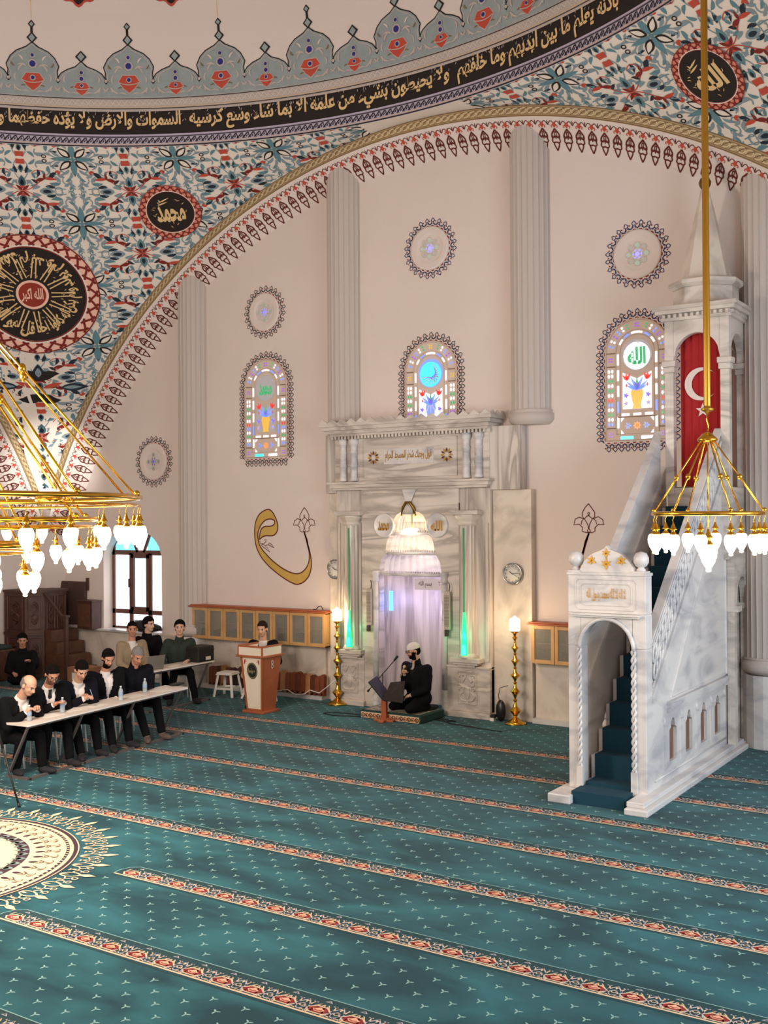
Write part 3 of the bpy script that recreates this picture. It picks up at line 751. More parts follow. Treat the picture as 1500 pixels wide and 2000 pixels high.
# green fluorescent tubes standing on the columns
GREENL = mat('green_light', '18C46A', .4, emit=2.6, ecol='12D060'); CYANL = mat('cyan_light', '30D8E0', .4, emit=3.0, ecol='30E0E8')
for nm, cx, z0, z1, lab in (('light_wedge', ML+.36, 1.0, 1.62, 'green glowing light wedge standing on the left niche column'), ('light_wedge', MR-.40, 1.0, 1.68, 'green glowing light wedge standing on the right niche column')):
    c = MB(); y = MY-.115
    w0, w1 = .055, .010
    c.add([(cx-w0, y, z0), (cx+w0, y, z0), (cx+w1, y+.01, z1), (cx-w1, y+.01, z1), (cx-w0, y+.03, z0), (cx+w0, y+.03, z0), (cx+w1, y+.03, z1), (cx-w1, y+.03, z1)], [(0, 1, 2, 3), (7, 6, 5, 4), (0, 3, 7, 4), (1, 5, 6, 2), (0, 4, 5, 1), (3, 2, 6, 7)], 0)
    c.add([(cx-w0*.7, y-.003, z0+.01), (cx+w0*.7, y-.003, z0+.01), (cx+w0*.5, y-.003, z0+.16), (cx-w0*.5, y-.003, z0+.16)], [(0, 1, 2, 3)], 1)
    c.tube([(cx, y+.015, z1), (cx, y+.015, 3.02)], .010, 6, 2)
    tag(c.build(nm, [GREENL, CYANL, mat('green_strip', '1F7A4A', .4, emit=.25, ecol='1FA060')]), lab, 'light', 'green lights on the niche columns')
    point('niche_green_glow', (cx, y-.06, z0+.3), 1.2, (.1, 1, .4), .04)
# frieze and cornices
b = nb(); b.b(ML-.0, MR, MY+.03, WY, 3.80, 4.56); b.b(-10.30, -8.50, MY+.0, MY+.05, 3.86, 4.50); fr = b.build('frieze', [MARBH], mi, bevel=.006)
b = nb()
for i, (o_, z0, z1) in enumerate(((.0, 3.66, 3.70), (.04, 3.70, 3.76), (.08, 3.76, 3.80))): b.b(ML-o_, MR+o_, MY-.05-o_, WY, z0, z1)
b.build('lower_cornice', [MARBH], mi, bevel=.006)
b = nb()
for i, (o_, z0, z1) in enumerate(((.03, 4.58, 4.62), (.08, 4.62, 4.68), (.13, 4.68, 4.74), (.17, 4.74, 4.79))): b.b(ML-o_, MR+o_, MY-.06-o_, WY, z0, z1)
nd = 44
for i in range(nd):
    x = ML-.02+(MR-ML+.02)*(i+.5)/nd; b.b(x-.02, x+.02, MY-.08, MY+.05, 4.53, 4.585)
for i in range(7): y = MY-.04+.3*(i+.5)/7; b.b(MR-.02, MR+.05, y-.014, y+.014, 4.53, 4.585)
nt_ = 17
for i in range(nt_):
    x0 = ML-.17+(MR-ML+.34)*i/nt_; x1 = ML-.17+(MR-ML+.34)*(i+1)/nt_; y = MY-.23
    b.prism([(x0, 4.79), (x1, 4.79), (x1, 4.80), ((x0+x1)/2, 4.87), (x0, 4.80)], lambda u, v, w_: (u, y+.03*w_, v))
for i in range(3):
    y0 = MY-.23+.17*i; b.prism([(y0, 4.79), (y0+.17, 4.79), (y0+.085, 4.87)], lambda u, v, w_: (MR+.17-.03*w_, u, v))
b.build('crown_cornice', [MARB], mi, bevel=.004)
for x in (-10.72, -10.50, -8.32, -8.10):      # paired balusters of the frieze
    b = nb(); b.lathe([(.06, 3.81), (.075, 3.83), (.06, 3.88), (.062, 4.05), (.07, 4.06), (.07, 4.08), (.06, 4.10), (.058, 4.28), (.068, 4.29), (.068, 4.31), (.055, 4.33), (.06, 4.42), (.085, 4.47), (.085, 4.53)], (x, MY-.01, 0), 18)
    b.build('baluster', [MARBW], mi)
b = nb(); b.b(-9.89, -8.93, MY-.012, MY+.01, 4.08, 4.34); pl = b.build('inscription_panel', [MARBW], mi, bevel=.004)
b = nb(); letters(b, 'فول وجهك شطر المسجد الحرام', lambda u, v: (-9.86+.90*u, MY-.018, 4.11+.20*v), 0, bold=.02)
b.build('gilt_inscription', [GILT], pl)
for x in (-10.10, -8.68):
    b = nb()
    for i in range(12):
        a = 2*PI*i/12; c_, s_ = math.cos(a), math.sin(a)
        b.add([(x+.035*c_, MY-.01, 4.20+.035*s_), (x+.08*c_-.018*s_, MY-.01, 4.20+.08*s_+.018*c_), (x+.12*c_, MY-.01, 4.20+.12*s_), (x+.08*c_+.018*s_, MY-.01, 4.20+.08*s_-.018*c_)], [(0, 1, 2, 3)], i % 2)
    b.lathe([(.001, 0), (.035, 0)], (0, 0, 0), 12); b.v = [(v if k < len(b.v)-24 else v) for k, v in enumerate(b.v)]
    b.v = b.v[:-24]; b.f = b.f[:-12]; b.m = b.m[:-12]; b.sm = b.sm[:-12]
    while b.f and max(b.f[-1]) >= len(b.v): b.f.pop(); b.m.pop(); b.sm.pop()
    b.build('gilt_flower', [GILT, mat('flower_brown', '5A2412', .6)], mi)
for x, s_ in ((-9.90, 'محمد'), (-8.87, 'الله')):
    b = nb(); b.M = Matrix.Translation(-Vector(mi.location)) @ Matrix.Translation((x, MY+.01, 3.06)) @ Matrix.Rotation(PI/2, 4, 'X')
    b.lathe([(.20, -.03), (.20, .025), (.185, .035), (.18, .03), (.001, .03)], (0, 0, 0), 40)
    d = b.build('round_plaque', [MARBW], mi)
    b = nb(); letters(b, s_, lambda u, v: (x-.11+.22*u, MY-.025, 2.97+.17*v), 0, bold=.035)
    b.build('gilt_calligraphy', [GILT], d)
b = nb(); b.add([(MX-.14, MY+.01, 3.66), (MX+.14, MY+.01, 3.66), (MX+.04, MY-.02, 3.42), (MX-.04, MY-.02, 3.42)], [(0, 1, 2, 3)], 0)
b.tube([(MX-.13, MY-.01, 3.22), (MX-.10, MY-.02, 3.36), (MX-.04, MY-.03, 3.44), (MX+.04, MY-.03, 3.44), (MX+.10, MY-.02, 3.36), (MX+.13, MY-.01, 3.22)], .022, 8, 1)
b.lathe([(.12, 0), (.10, .06), (.06, .14), (.03, .16)], (MX, MY, 3.24), 16, 2)
b.build('hood_finial', [MARBW, GOLDD, MARBH], mi)
for x0, x1, x2, x3 in ((-11.13, ML, -11.13, ML), (MR, -7.26, MR, -7.40)):
    b = nb(); b.b(x0, x1, MY+.14, WY, 0, 3.62); b.build('side_slab', [MARBL], mi, bevel=.006)
    b = nb(); b.b(x2, x3, WY-.24, WY, 3.62, 4.62); b.build('upper_slab', [MARBV], mi, bevel=.006)
# lamp inside the hood, lilac strip light of the recess, paper inscription
LAMPW = mat('warm_lamp', 'FFE3B0', .4, emit=9, ecol='FFE2B4')
b = MB(); b.tube([(MX, MY+.10, 3.26), (MX, MY+.10, 3.0)], .008, 6, 1); b.lathe([(.02, 0), (.09, .02), (.13, .05), (.13, .07), (.02, .09)], (MX, MY+.06, 2.93), 20, 0)
tag(b.build('hood_lamp', [LAMPW, GOLDD]), 'small oval warm lamp hanging inside the ribbed hood of the niche', 'lamp')
point('hood_lamp_light', (MX, MY-.10, 2.93), 3.5, (1, .82, .58), .06)
point('hood_inner_light', (MX, MY+.3, 2.55), 1.8, (1, .84, .66), .05)
b = MB(); b.b(MX-.52, MX-.46, MY+.19, MY+.22, 1.62, 1.95, 0)
tag(b.build('blue_light', [mat('blue_light', '3AA0FF', .4, emit=4, ecol='3C8CFF')]), 'small blue light box high on the left inside the niche recess', 'light')
point('niche_lilac_light', (MX+.1, MY+.25, 1.75), 8, (.58, .50, 1.0), .12)
b = MB(); b.b(MX-.02, MX+.52, MY+.20, MY+.205, 1.99, 2.17, 0); letters(b, 'بسم الله', lambda u, v: (MX+.06+.25*u, MY+.196, 2.02+.12*v), 1, bold=.02); letters(b, 'T', lambda u, v: (MX+.44+.03*u, MY+.196, 2.06+.07*v), 1, arabic=False, bold=.01)
tag(b.build('paper_banner', [mat('paper', 'D8D0D4', .8), mat('ink_grey', '6A5A58', .8)]), 'white paper strip with brown script pinned inside the niche under the hood', 'sign')
# wall-hung ribbed heaters on both sides of the opening
for k, x in enumerate((-10.17, -8.66)):
    z0 = 1.38; t = thing('wall_heater', ('narrow white ribbed wall fixture beside the left column of the niche', 'narrow white ribbed wall fixture beside the right column of the niche')[k], 'wall fixture', (x, MY-.02, z0), group='ribbed fixtures beside the niche')
    b = MB(); b.b(-.055, .055, -.06, 0, 0, .62); b.build('casing', [mat('fixture_casing', 'B9AEA2', .5)], t, bevel=.015)
    b = MB()
    for i in range(22): b.b(-.04, .04, -.075, -.058, .06+.023*i, .072+.023*i)
    b.build('grille', [mat('fixture_grille', '8F857C', .5)], t)
    b = MB(); b.tube([(.03, -.03, .62), (.05, -.04, .70), (.02, -.02, .76)], .008, 6); b.build('hook', [mat('fixture_dark2', '3A2E26', .5)], t)
    b = MB(); b.b(-.03, .02, -.08, -.03, -.10, -.0); b.build('plug', [mat('fixture_dark', '3A2E26', .5)], t)
# clocks
def clock(loc, label, half=False):
    t = thing('wall_clock', label, 'clock', loc, group='round wall clocks')
    Rx = Matrix.Rotation(PI/2, 4, 'X')
    b = MB(); b.M = Rx; b.lathe([(.165, -.02), (.172, 0), (.172, .03), (.160, .045), (.150, .035), (.150, .02)], (0, 0, 0), 48, cap=False); b.build('rim', [mat('chrome_rim', 'A9A9A4', .25, 1)], t)
    b = MB(); b.M = Rx; b.lathe([(.152, .0), (.152, .026), (.001, .026)], (0, 0, 0), 48); b.M = None
    for i in range(1, 13):
        a = R(90-30*i); s = str(i)
        vs, fs, W = text2d(s, False, .01); h = .030
        cx, cz = .120*math.cos(a), .120*math.sin(a)
        b.add([(cx-(W*h)/2+x*h, -.0275, cz-h/2+y*h) for x, y in vs], fs, 1)
    b.build('dial', [mat('dial_white', 'DAD7D0', .5), BLK], t)
    for nm, ang, L, w_ in (('hour_hand', 90-305, .065, .010), ('minute_hand', 90-85, .105, .007), ('second_hand', 90-120, .10, .003)):
        b = MB(); a = R(ang); b.bar((-.015*math.cos(a), -.031, -.015*math.sin(a)), (L*math.cos(a), -.031, L*math.sin(a)), .004, w_, 0, up=(0, 0, 1)) if abs(math.cos(a)) > .3 else b.bar((0, -.03, 0), (L*math.cos(a), -.03, L*math.sin(a)), w_, .004)
        b.build(nm, [BLK], t)
clock((-7.57, MY+.12, 2.30), 'round white wall clock on the marble slab right of the niche')
clock((-10.99, MY+.12, 2.30), 'round white wall clock half hidden behind the left niche column')
# ================================================================= MINBAR (pulpit stair)
BX0, BX1, BY0, BY1 = -5.02, -4.10, 11.5, WY-.02
mn = thing('minbar', 'tall white marble pulpit staircase with gilded gate, canopy and pointed spire', 'pulpit', (-4.56, 13.2, 0))
def nb2(): return local(MB(), mn)
b = nb2()
b.b(BX0-.07, BX0+.10, BY0-.22, BY1-.9, 0, .09); b.b(BX1-.10, BX1+.16, BY0-.45, BY1-.3, 0, .07); b.b(BX1-.10, BX1+.10, BY0-.38, BY1-.3, .07, .13)
b.b(BX0-.10, BX0+.17, BY0-.38, BY0+.15, 0, .10)
b.build('plinth', [MARBW], mn, bevel=.012)
# gate: two jambs, arch head, panel, cornice, crest
pw = .155; AX = (BX0+BX1)/2; hw = (BX1-BX0)/2-pw
b = nb2()
for x0 in (BX0, BX1-pw):
    b.b(x0, x0+pw, BY0, BY0+.20, .10, 1.72)
zz = lambda x: 1.72+.32*math.sqrt(max(0, 1-((x-AX)/hw)**2))
n = 20
for i in range(n):
    a_ = AX-hw+2*hw*i/n; c_ = AX-hw+2*hw*(i+1)/n
    b.add([(a_, BY0, zz(a_)), (c_, BY0, zz(c_)), (c_, BY0, 2.10), (a_, BY0, 2.10), (a_, BY0+.2, zz(a_)), (c_, BY0+.2, zz(c_)), (c_, BY0+.2, 2.10), (a_, BY0+.2, 2.10)], [(0, 1, 2, 3), (7, 6, 5, 4), (0, 4, 5, 1)], 0)
for x0 in (BX0, BX1-pw): b.b(x0, x0+pw, BY0, BY0+.2, 1.72, 2.10)
b.b(BX0, BX1, BY0, BY0+.20, 2.10, 2.54)
b.b(BX0-.012, BX1+.012, BY0-.012, BY0+.21, 2.525, 2.56)
gate = b.build('gate', [MARBW], mn, bevel=.008)
b = nb2()
for sgn, x in ((-1, AX-hw-.015), (1, AX+hw+.015)):     # twisted rope colonnettes round the opening
    for k in range(2):
        b.tube([(x+.018*math.cos(z*38+k*PI), BY0-.012+.012*math.sin(z*38+k*PI), .35+z) for z in [1.35*i/110 for i in range(111)]], .016, 6)
    b.b(x-.035, x+.035, BY0-.03, BY0+.02, .10, .36)
b.tube([(AX+(hw+.015)*math.cos(PI*i/24), BY0-.01, 1.70+.34*math.sin(PI*i/24)) for i in range(25)], .024, 8)
b.build('rope_moulding', [MARBW], gate)
b = nb2(); b.b(BX0+.05, BX1-.05, BY0-.07, BY0+.02, 2.075, 2.10); b.b(BX0+.07, BX1-.07, BY0-.05, BY0+.02, 2.055, 2.075); b.build('gate_ledge', [MARBW], gate, bevel=.006)
b = nb2()
for a_ in ((.10, .04), (.16, .09)):
    x0, x1, z0, z1 = BX0+a_[0], BX1-a_[0], 2.10+a_[1], 2.52-a_[1]; c_ = .035; y = BY0-.004
    b.tube([(x0+c_, y, z0), (x1-c_, y, z0), (x1, y, z0+c_), (x1, y, z1-c_), (x1-c_, y, z1), (x0+c_, y, z1), (x0, y, z1-c_), (x0, y, z0+c_)], .006, 5, closed=True, smooth=False)
b.build('panel_moulding', [MARBW], gate)
b = nb2(); letters(b, 'لا اله الا الله محمد رسول الله', lambda u, v: (AX-.23+.46*u, BY0-.010, 2.235+.15*v), 0, bold=.012); b.build('gilt_inscription', [GILT], gate)
b = nb2(); N = 28; prf = []
for i in range(N+1):
    t = -1+2*i/N; x = AX+t*.33; z = 2.56+.30*(1-abs(t)**2.4)**.8*(.82)+(.055 if abs(t) < .02 else .03*max(0, 1-abs(t)/.25)); prf.append((x, z))
b.prism([(AX-.33, 2.56)]+prf+[(AX+.33, 2.56)], lambda u, v, w_: (u, BY0+.02+.09*w_, v)); crest = b.build('crest', [MARBW], mn, bevel=.006)
b = nb2(); Q = Orn(b, lambda u, v, l: (AX+u, BY0+.012-.001*l, 2.60+v)); Q.l = 1
for (x, y, s_, rot) in ((0, .17, 1, 90), (-.17, .09, 1.1, 150), (.17, .09, 1.1, 30), (0, .05, 1.2, 90)):
    for a_, L in ((0, .07), (45, .06), (-45, .06), (90, .045), (-90, .045)): Q.leaf(x, y, rot+a_, L*s_, .02*s_, 0, bend=a_ and 30*(1 if a_ > 0 else -1))
    Q.leaf(x, y, rot+180, .05*s_, .03*s_, 0)
b.build('gilt_flowers', [GILT], crest)
for x in (BX0+.075, BX1-.075):
    b = nb2(); b.b(x-.075, x+.075, BY0+.0, BY0+.15, 2.56, 2.58); b.lathe([(.055, 2.58), (.05, 2.60), (.03, 2.62), (.06, 2.635), (.085, 2.68), (.085, 2.73), (.06, 2.78), (.001, 2.80)], (x, BY0+.075, 0), 24)
    b.build('ball_finial', [MARBW], mn)
# stair: marble body with carpet runner
SL = .93; s0y, s0z = BY0+.02, .12; NSTP = 13; dy = .232; dz = .262
def stz(i): return .17+dz*i
b = nb2(); c = nb2()
c.b(AX-hw+.0, AX+hw, BY0-.30, BY0+.10, .0, .14); 
for i in range(NSTP+1):
    y0 = BY0+.10+dy*i if i else BY0+.05; y1 = BY0+.10+dy*(i+1) if i < NSTP else BY1-.10
    z = stz(i)
    b.b(AX-hw-.02, AX+hw+.02, y0, y1, .0 if i < 2 else z-.6, z-.012)
    c.b(AX-hw+.03, AX+hw-.02, y0-.012, y1, z-.012, z+.006); c.b(AX-hw+.03, AX+hw-.02, y0-.014, y0-.001, z-dz, z)
b.build('stair', [MARBW], mn)
c.build('stair_carpet', [mat('stair_runner_teal', '0A3A4C', .95)], mn)
topy = BY0+.10+dy*NSTP; topz = stz(NSTP)
# balustrades
def rail(x0, x1, name, pierced):
    b = nb2(); YA, YB = BY0+.19, 14.50
    zt = lambda y: 1.60+SL*(y-BY0)*.975
    def quad3(ya, yb, f0, f1, xa, xb, m_=0):
        b.add([(xa, ya, f0(ya)), (xa, yb, f0(yb)), (xa, yb, f1(yb)), (xa, ya, f1(ya)), (xb, ya, f0(ya)), (xb, yb, f0(yb)), (xb, yb, f1(yb)), (xb, ya, f1(ya))],
              [(0, 1, 2, 3), (7, 6, 5, 4), (0, 4, 5, 1), (3, 2, 6, 7), (0, 3, 7, 4), (1, 5, 6, 2)], m_)
    lo = lambda y: zt(y)-.62; 
    quad3(YA, YB, lo, zt, x0+.02, x1-.02)
    quad3(YA, YB, lambda y: zt(y)-.0, lambda y: zt(y)+.035, x0-.005, x1+.005)
    quad3(YA, YB, lambda y: zt(y)-.66, lambda y: zt(y)-.58, x0-.015, x1+.015)
    o = b.build(name, [MARBW], mn, bevel=.004)
    if pierced:      # interlaced relief band of the outer face
        c = nb2(); x = x1-.006
        n_ = 26
        for i in range(n_):
            yc = YA+.10+(YB-YA-.16)*i/(n_-1)
            for q in (0, 1):
                zc = zt(yc)-.20-.19*q
                c.tube([(x, yc+.062*math.cos(2*PI*k/12)+.02*q, zc+.095*math.sin(2*PI*k/12)+.05*math.cos(2*PI*k/12)) for k in range(12)], .018, 5, closed=True)
        quad = [(x, YA+.03, zt(YA+.03)-.06), (x, YB-.02, zt(YB-.02)-.06)]
        c.tube(quad, .012, 5); c.tube([(p[0], p[1], p[2]-.46) for p in quad], .012, 5)
        c.build('interlace_relief', [MARBW], o)
    return o
rail(BX1-.10, BX1, 'balustrade', True); rail(BX0, BX0+.10, 'balustrade', False)
# side walls: triangle panel, arcade below
def side_wall(x0, x1, out):
    b = nb2(); zt = lambda y: 1.60+SL*(y-BY0)*.975-.62
    YA = BY0+.19; YB = 14.70
    n_ = 4; ys = [12.42+.60*i for i in range(n_)]
    # full skin made of strips so that the arcade niches are real holes
    def strip(ya, yb, z0, z1): b.b(x0, x1, ya, yb, z0, z1)
    def slope(ya, yb, z0):
        b.add([(x0, ya, z0), (x0, yb, z0), (x0, yb, zt(yb)), (x0, ya, zt(ya)), (x1, ya, z0), (x1, yb, z0), (x1, yb, zt(yb)), (x1, ya, zt(ya))], [(0, 1, 2, 3), (7, 6, 5, 4), (0, 4, 5, 1), (3, 2, 6, 7), (0, 3, 7, 4), (1, 5, 6, 2)], 0)
    slope(YA, ys[0]-.13, .10)
    for i, y in enumerate(ys):
        if i: strip(ys[i-1]+.13, y-.13, .10, 1.0)
        strip(y-.13, y+.13, .10, .34)
        m_ = 10
        for k in range(m_):
            a_, c_ = -.13+.26*k/m_, -.13+.26*(k+1)/m_
            f = lambda q: .70+(.14 if abs(q) < .075 else .05)*max(0, 1-abs(q)/.1301)**.6+.0
            b.add([(x0, y+a_, f(a_)), (x0, y+c_, f(c_)), (x0, y+c_, 1.0), (x0, y+a_, 1.0), (x1, y+a_, f(a_)), (x1, y+c_, f(c_)), (x1, y+c_, 1.0), (x1, y+a_, 1.0)], [(0, 1, 2, 3), (7, 6, 5, 4), (0, 4, 5, 1)], 0)
    strip(ys[-1]+.13, YB, .10, 1.0)
    yk = BY0+(1.0+.62-1.60)/(SL*.975)
    slope(ys[0]-.13, YB, 1.0) if zt(ys[0]-.13) > 1.0 else None
    o = b.build('side_wall', [MARBW], mn)
    if out:
        c = nb2(); x = x1+.004
        T1 = [(12.32, 1.08), (14.60, 1.08), (14.60, zt(14.60)-.12)]
        c.tube([(x, p[0], p[1]) for p in T1], .022, 6, closed=True, smooth=False)
        c.b(x1, x1+.05, 12.2, YB, .98, 1.05); c.b(x1, x1+.03, 12.2, YB, .93, .98)
        c.build('panel_frame', [MARBW], o)
        c = nb2()
        for y in [ys[0]-.30+.60*k for k in range(n_+1)]:
            c.b(x1-.002, x1+.012, y-.03, y+.03, .30, .78); c.lathe([(.03, 0), (.018, .07), (.001, .11)], (x1, y, .78), 8)
        c.tube([(x, 11.78, .22), (x, 14.6, .22)], .014, 5)
        c.build('arcade_relief', [MARBW], o)
        c = nb2(); c.b(x0+.02, x0+.04, 12.1, 14.5, .15, .95); c.build('arcade_backing', [mat('arcade_wood', '7A5A48', .6)], o)
side_wall(BX1-.09, BX1-.01, True); side_wall(BX0+.01, BX0+.09, False)
# canopy kiosk
KX0, KX1, KY0, KY1 = -4.86, -3.99, 14.46, WY-.03
b = nb2(); cw = .12
b.b(KX0+.02, KX1-.02, KY0+.012, KY1-.012, 3.2, topz-.005)
for z0, z1, ex in ((2.9, 3.2, .0),): b.b(KX0+.05, KX1-.05, KY0+.1, KY1, 2.6, z1)
pass
b.build('canopy_floor', [MARB], mn, bevel=.006)
for x0 in (KX0, KX1-cw):
    for y0 in (KY0, KY1-cw):
        b = nb2(); b.b(x0, x0+cw, y0, y0+cw, topz-.1, 5.14); po = b.build('canopy_post', [MARB], mn, bevel=.006)
        b = nb2(); b.b(x0-.035, x0+cw+.035, y0-.035, y0+cw+.035, 5.22, 5.30); b.b(x0-.02, x0+cw+.02, y0-.02, y0+cw+.02, 5.14, 5.22); b.build('capital', [MARB], po, bevel=.01)
b = nb2()
def archside(p0, p1, fixed, axis, zsp, ztop, rise):
    n_ = 18; c_ = (p0+p1)/2; h_ = (p1-p0)/2
    for i in range(n_):
        a_, d_ = p0+(p1-p0)*i/n_, p0+(p1-p0)*(i+1)/n_
        f = lambda q: zsp+rise*math.sqrt(max(0, 1-((q-c_)/h_)**2))
        vs = []
        for w_ in fixed:
            for q, z in ((a_, f(a_)), (d_, f(d_)), (d_, ztop), (a_, ztop)): vs.append((q, w_, z) if axis == 0 else (w_, q, z))
        b.add(vs, [(0, 1, 2, 3), (7, 6, 5, 4), (0, 4, 5, 1)], 0)
for y0 in (KY0+.01, KY1-cw+.01): archside(KX0+cw, KX1-cw, (y0, y0+cw-.02), 0, 5.30, 5.86, .36)
for x0 in (KX0+.01, KX1-cw+.01): archside(KY0+cw, KY1-cw, (x0, x0+cw-.02), 1, 5.30, 5.86, .36)
for x0 in (KX0, KX1-cw):
    for y0 in (KY0, KY1-cw): b.b(x0, x0+cw, y0, y0+cw, 5.30, 5.86)
for o_, z0, z1 in ((.04, 5.84, 5.88), (.10, 5.93, 5.98), (.13, 5.98, 6.03)): b.b(KX0-o_, KX1+o_, KY0-o_, KY1, z0, z1)
b.b(KX0-.02, KX1+.02, KY0-.02, KY1, 5.86, 5.95)
for i in range(12):
    x = KX0-.03+(KX1-KX0+.06)*(i+.5)/12; b.b(x-.018, x+.018, KY0-.06, KY0, 5.88, 5.925)
    y = KY0-.02+(KY1-KY0)*(i+.5)/12; b.b(KX1, KX1+.06, y-.018, y+.018, 5.88, 5.925)
b.build('canopy_arches', [MARB], mn)
kc = ((KX0+KX1)/2, (KY0+KY1)/2)
b = nb2()
def octo(r0, r1, z0, z1, m_=0): b.lathe([(r0, z0), (r1, z1)], (kc[0], kc[1], 0), 8, m_, PI/8, PI/8+2*PI-1e-4*0, smooth=False)
octo(.44, .44, 6.03, 6.30); octo(.44, .50, 6.30, 6.34); octo(.50, .50, 6.34, 6.40)
b.build('drum', [MARB], mn, bevel=.008)
b = nb2(); octo(.36, .05, 6.40, 7.72); b.build('spire', [MARBL], mn)
b = nb2(); b.lathe([(.05, 7.70), (.08, 7.76), (.085, 7.80), (.06, 7.85), (.03, 7.87), (.06, 7.92), (.05, 7.98), (.02, 8.02), (.012, 8.25), (.001, 8.27)], (kc[0], kc[1], 0), 16); b.build('finial', [GOLDD], mn)
# small arched passage under the canopy towards the wall
b = nb2()
b.b(KX1-.10, KX1+.0, 14.62, 14.74, .10, 1.98); b.b(KX1-.10, KX1, 15.28, WY-.02, .10, 1.98)
b.b(KX1-.12, KX1+.05, 14.60, 14.80, 1.90, 1.98); b.b(KX1-.12, KX1+.05, 15.24, WY-.02, 1.90, 1.98)
archside(14.74, 15.28, (KX1-.10, KX1), 1, 1.98, 3.25, .38); b.b(KX1-.10, KX1, 14.62, 14.74, 1.98, 3.3); b.b(KX1-.1, KX1, 15.28, WY-.02, 1.98, 3.3)
b.b(KX0+.02, KX1-.12, 15.2, WY-.03, 0, 3.2)
b.build('rear_arch', [MARB], mn)
# flag hung in the canopy
t = MB(); nx_, nz_ = 36, 30; fx0, fx1, fz0, fz1 = KX0+.16, KX1-.10, topz+.01, 5.70
def fy(u): return KY0+.19+.012*math.sin(u*38)
def zt_(x):
    q = (x-(fx0+fx1)/2)/((fx1-fx0)/2); return fz1
vs = [(fx0+(fx1-fx0)*i/nx_, fy(i/nx_), fz0+(fz1-fz0)*j/nz_) for j in range(nz_+1) for i in range(nx_+1)]
fs = [(j*(nx_+1)+i, j*(nx_+1)+i+1, (j+1)*(nx_+1)+i+1, (j+1)*(nx_+1)+i) for j in range(nz_) for i in range(nx_)]
t.add(vs, fs, 0, True)
flagc = ((fx0+fx1)/2-.02, 4.98)
def onf(x, z, l=1): return Vector((x, KY0+.17-.002*l, z))
Q = Orn(t, lambda u, v, l: onf(u, v, l)); Q.l = 1
ro, ri = .225, .185; cx, cz = flagc
out = [(cx+ro*math.cos(a), cz+ro*math.sin(a)) for a in [R(38)+R(284)*i/24 for i in range(25)]]
inn = [(cx+.058+ri*math.cos(a), cz+.0+ri*math.sin(a)) for a in [R(50)+R(260)*i/24 for i in range(25)]]
t.add([onf(*p) for p in out]+[onf(*p) for p in inn], [(i, i+1, 26+i, 25+i) for i in range(24)], 1)
sx, sz = cx+.02, cz-.36
stp = [(sx+(.10 if i % 2 == 0 else .04)*math.sin(PI*i/5), sz+(.10 if i % 2 == 0 else .04)*math.cos(PI*i/5)) for i in range(10)]
t.add([onf(sx, sz)]+[onf(*p) for p in stp], [(0, 1+i, 1+(i+1) % 10) for i in range(10)], 1)
tag(t.build('flag', [mat('flag_red', 'A51418', .8), mat('flag_white', 'E2D2CA', .8)]), 'tall red flag with white crescent and star hanging in the marble canopy', 'flag')
# ================================================================= WINDOWS AND WALL ORNAMENT
def glass(name, h, e=.9): return mat(name, h, .3, emit=e, ecol=h)
GL = [glass('glass_white', 'EEF0FF', .8), glass('glass_blue', '6C86F0', .75), glass('glass_green', '3FA36A', .5), glass('glass_red', 'D8423C', .5), glass('glass_violet', '8A52C8', .6),
      glass('glass_gold', 'D8B040', .45), glass('glass_cyan', '3FD8F0', .9), glass('glass_grey', 'A9A4A6', .25), glass('glass_orange', 'EE8E5A', .6)]
W_, BL_, GR_, RE_, VI_, GO_, CY_, GY_, OR_ = range(9)
NAVYB = mat('border_navy', '27285A', .8); MARB_R = mat('border_maroon', '8A2A1C', .8); NAVYD = mat('border_dark', '2C2430', .8)
def border(mb, path, w=1.0, flip=1):
    """chain of navy loops and maroon dots along a closed/open path of (x,z), outward normal given by left side"""
    L = [0]
    for a, b in zip(path, path[1:]): L.append(L[-1]+math.hypot(b[0]-a[0], b[1]-a[1]))
    n = max(4, round(L[-1]/.098)); 
    def pos(s):
        s = max(0, min(L[-1]-1e-6, s)); i = max(j for j in range(len(L)-1) if L[j] <= s)
        t = (s-L[i])/(L[i+1]-L[i]+1e-9); a, b = path[i], path[i+1]; d = math.hypot(b[0]-a[0], b[1]-a[1]) or 1
        return a[0]+(b[0]-a[0])*t, a[1]+(b[1]-a[1])*t, (b[0]-a[0])/d, (b[1]-a[1])/d
    B = Orn(mb, lambda u, v, l: Vector((u, WY-.003-.0015*l, v)))
    st_ = L[-1]/n
    for k in range(n):
        x, z, tx, tz = pos((k+.5)*st_); nx, nz = -tz*flip, tx*flip
        B.T = lambda u, v: (x+tx*u+nx*v, z+tz*u+nz*v)
        B.l = 1
        B.stroke([(-.018, .075), (-.032, .105), (-.014, .125), (0, .140), (.014, .125), (.032, .105), (.018, .075)], .013, 0, True)
        B.stroke([(-.052, .02), (-.03, .045), (-.015, .075)], .015, 0); B.stroke([(.052, .02), (.03, .045), (.015, .075)], .015, 0)
        B.stroke([(-.03, .03), (0, .055), (.03, .03)], .009, 0)
        B.quad([(-.03, .0), (.03, .0), (.018, .018), (-.018, .018)], 1)
        B.l = 2; B.quad([(.049-.014, .085), (.049, .102), (.049+.014, .085), (.049, .068)], 1)
def arch_path(cx, hw, zb, zs, n=18, top=None):
    top = top or hw
    return [(cx-hw, zb), (cx-hw, zs)]+[(cx-hw*math.cos(PI*i/n), zs+top*math.sin(PI*i/n)) for i in range(1, n)]+[(cx+hw, zs), (cx+hw, zb)]
ZB, ZSP = 4.31, 5.62
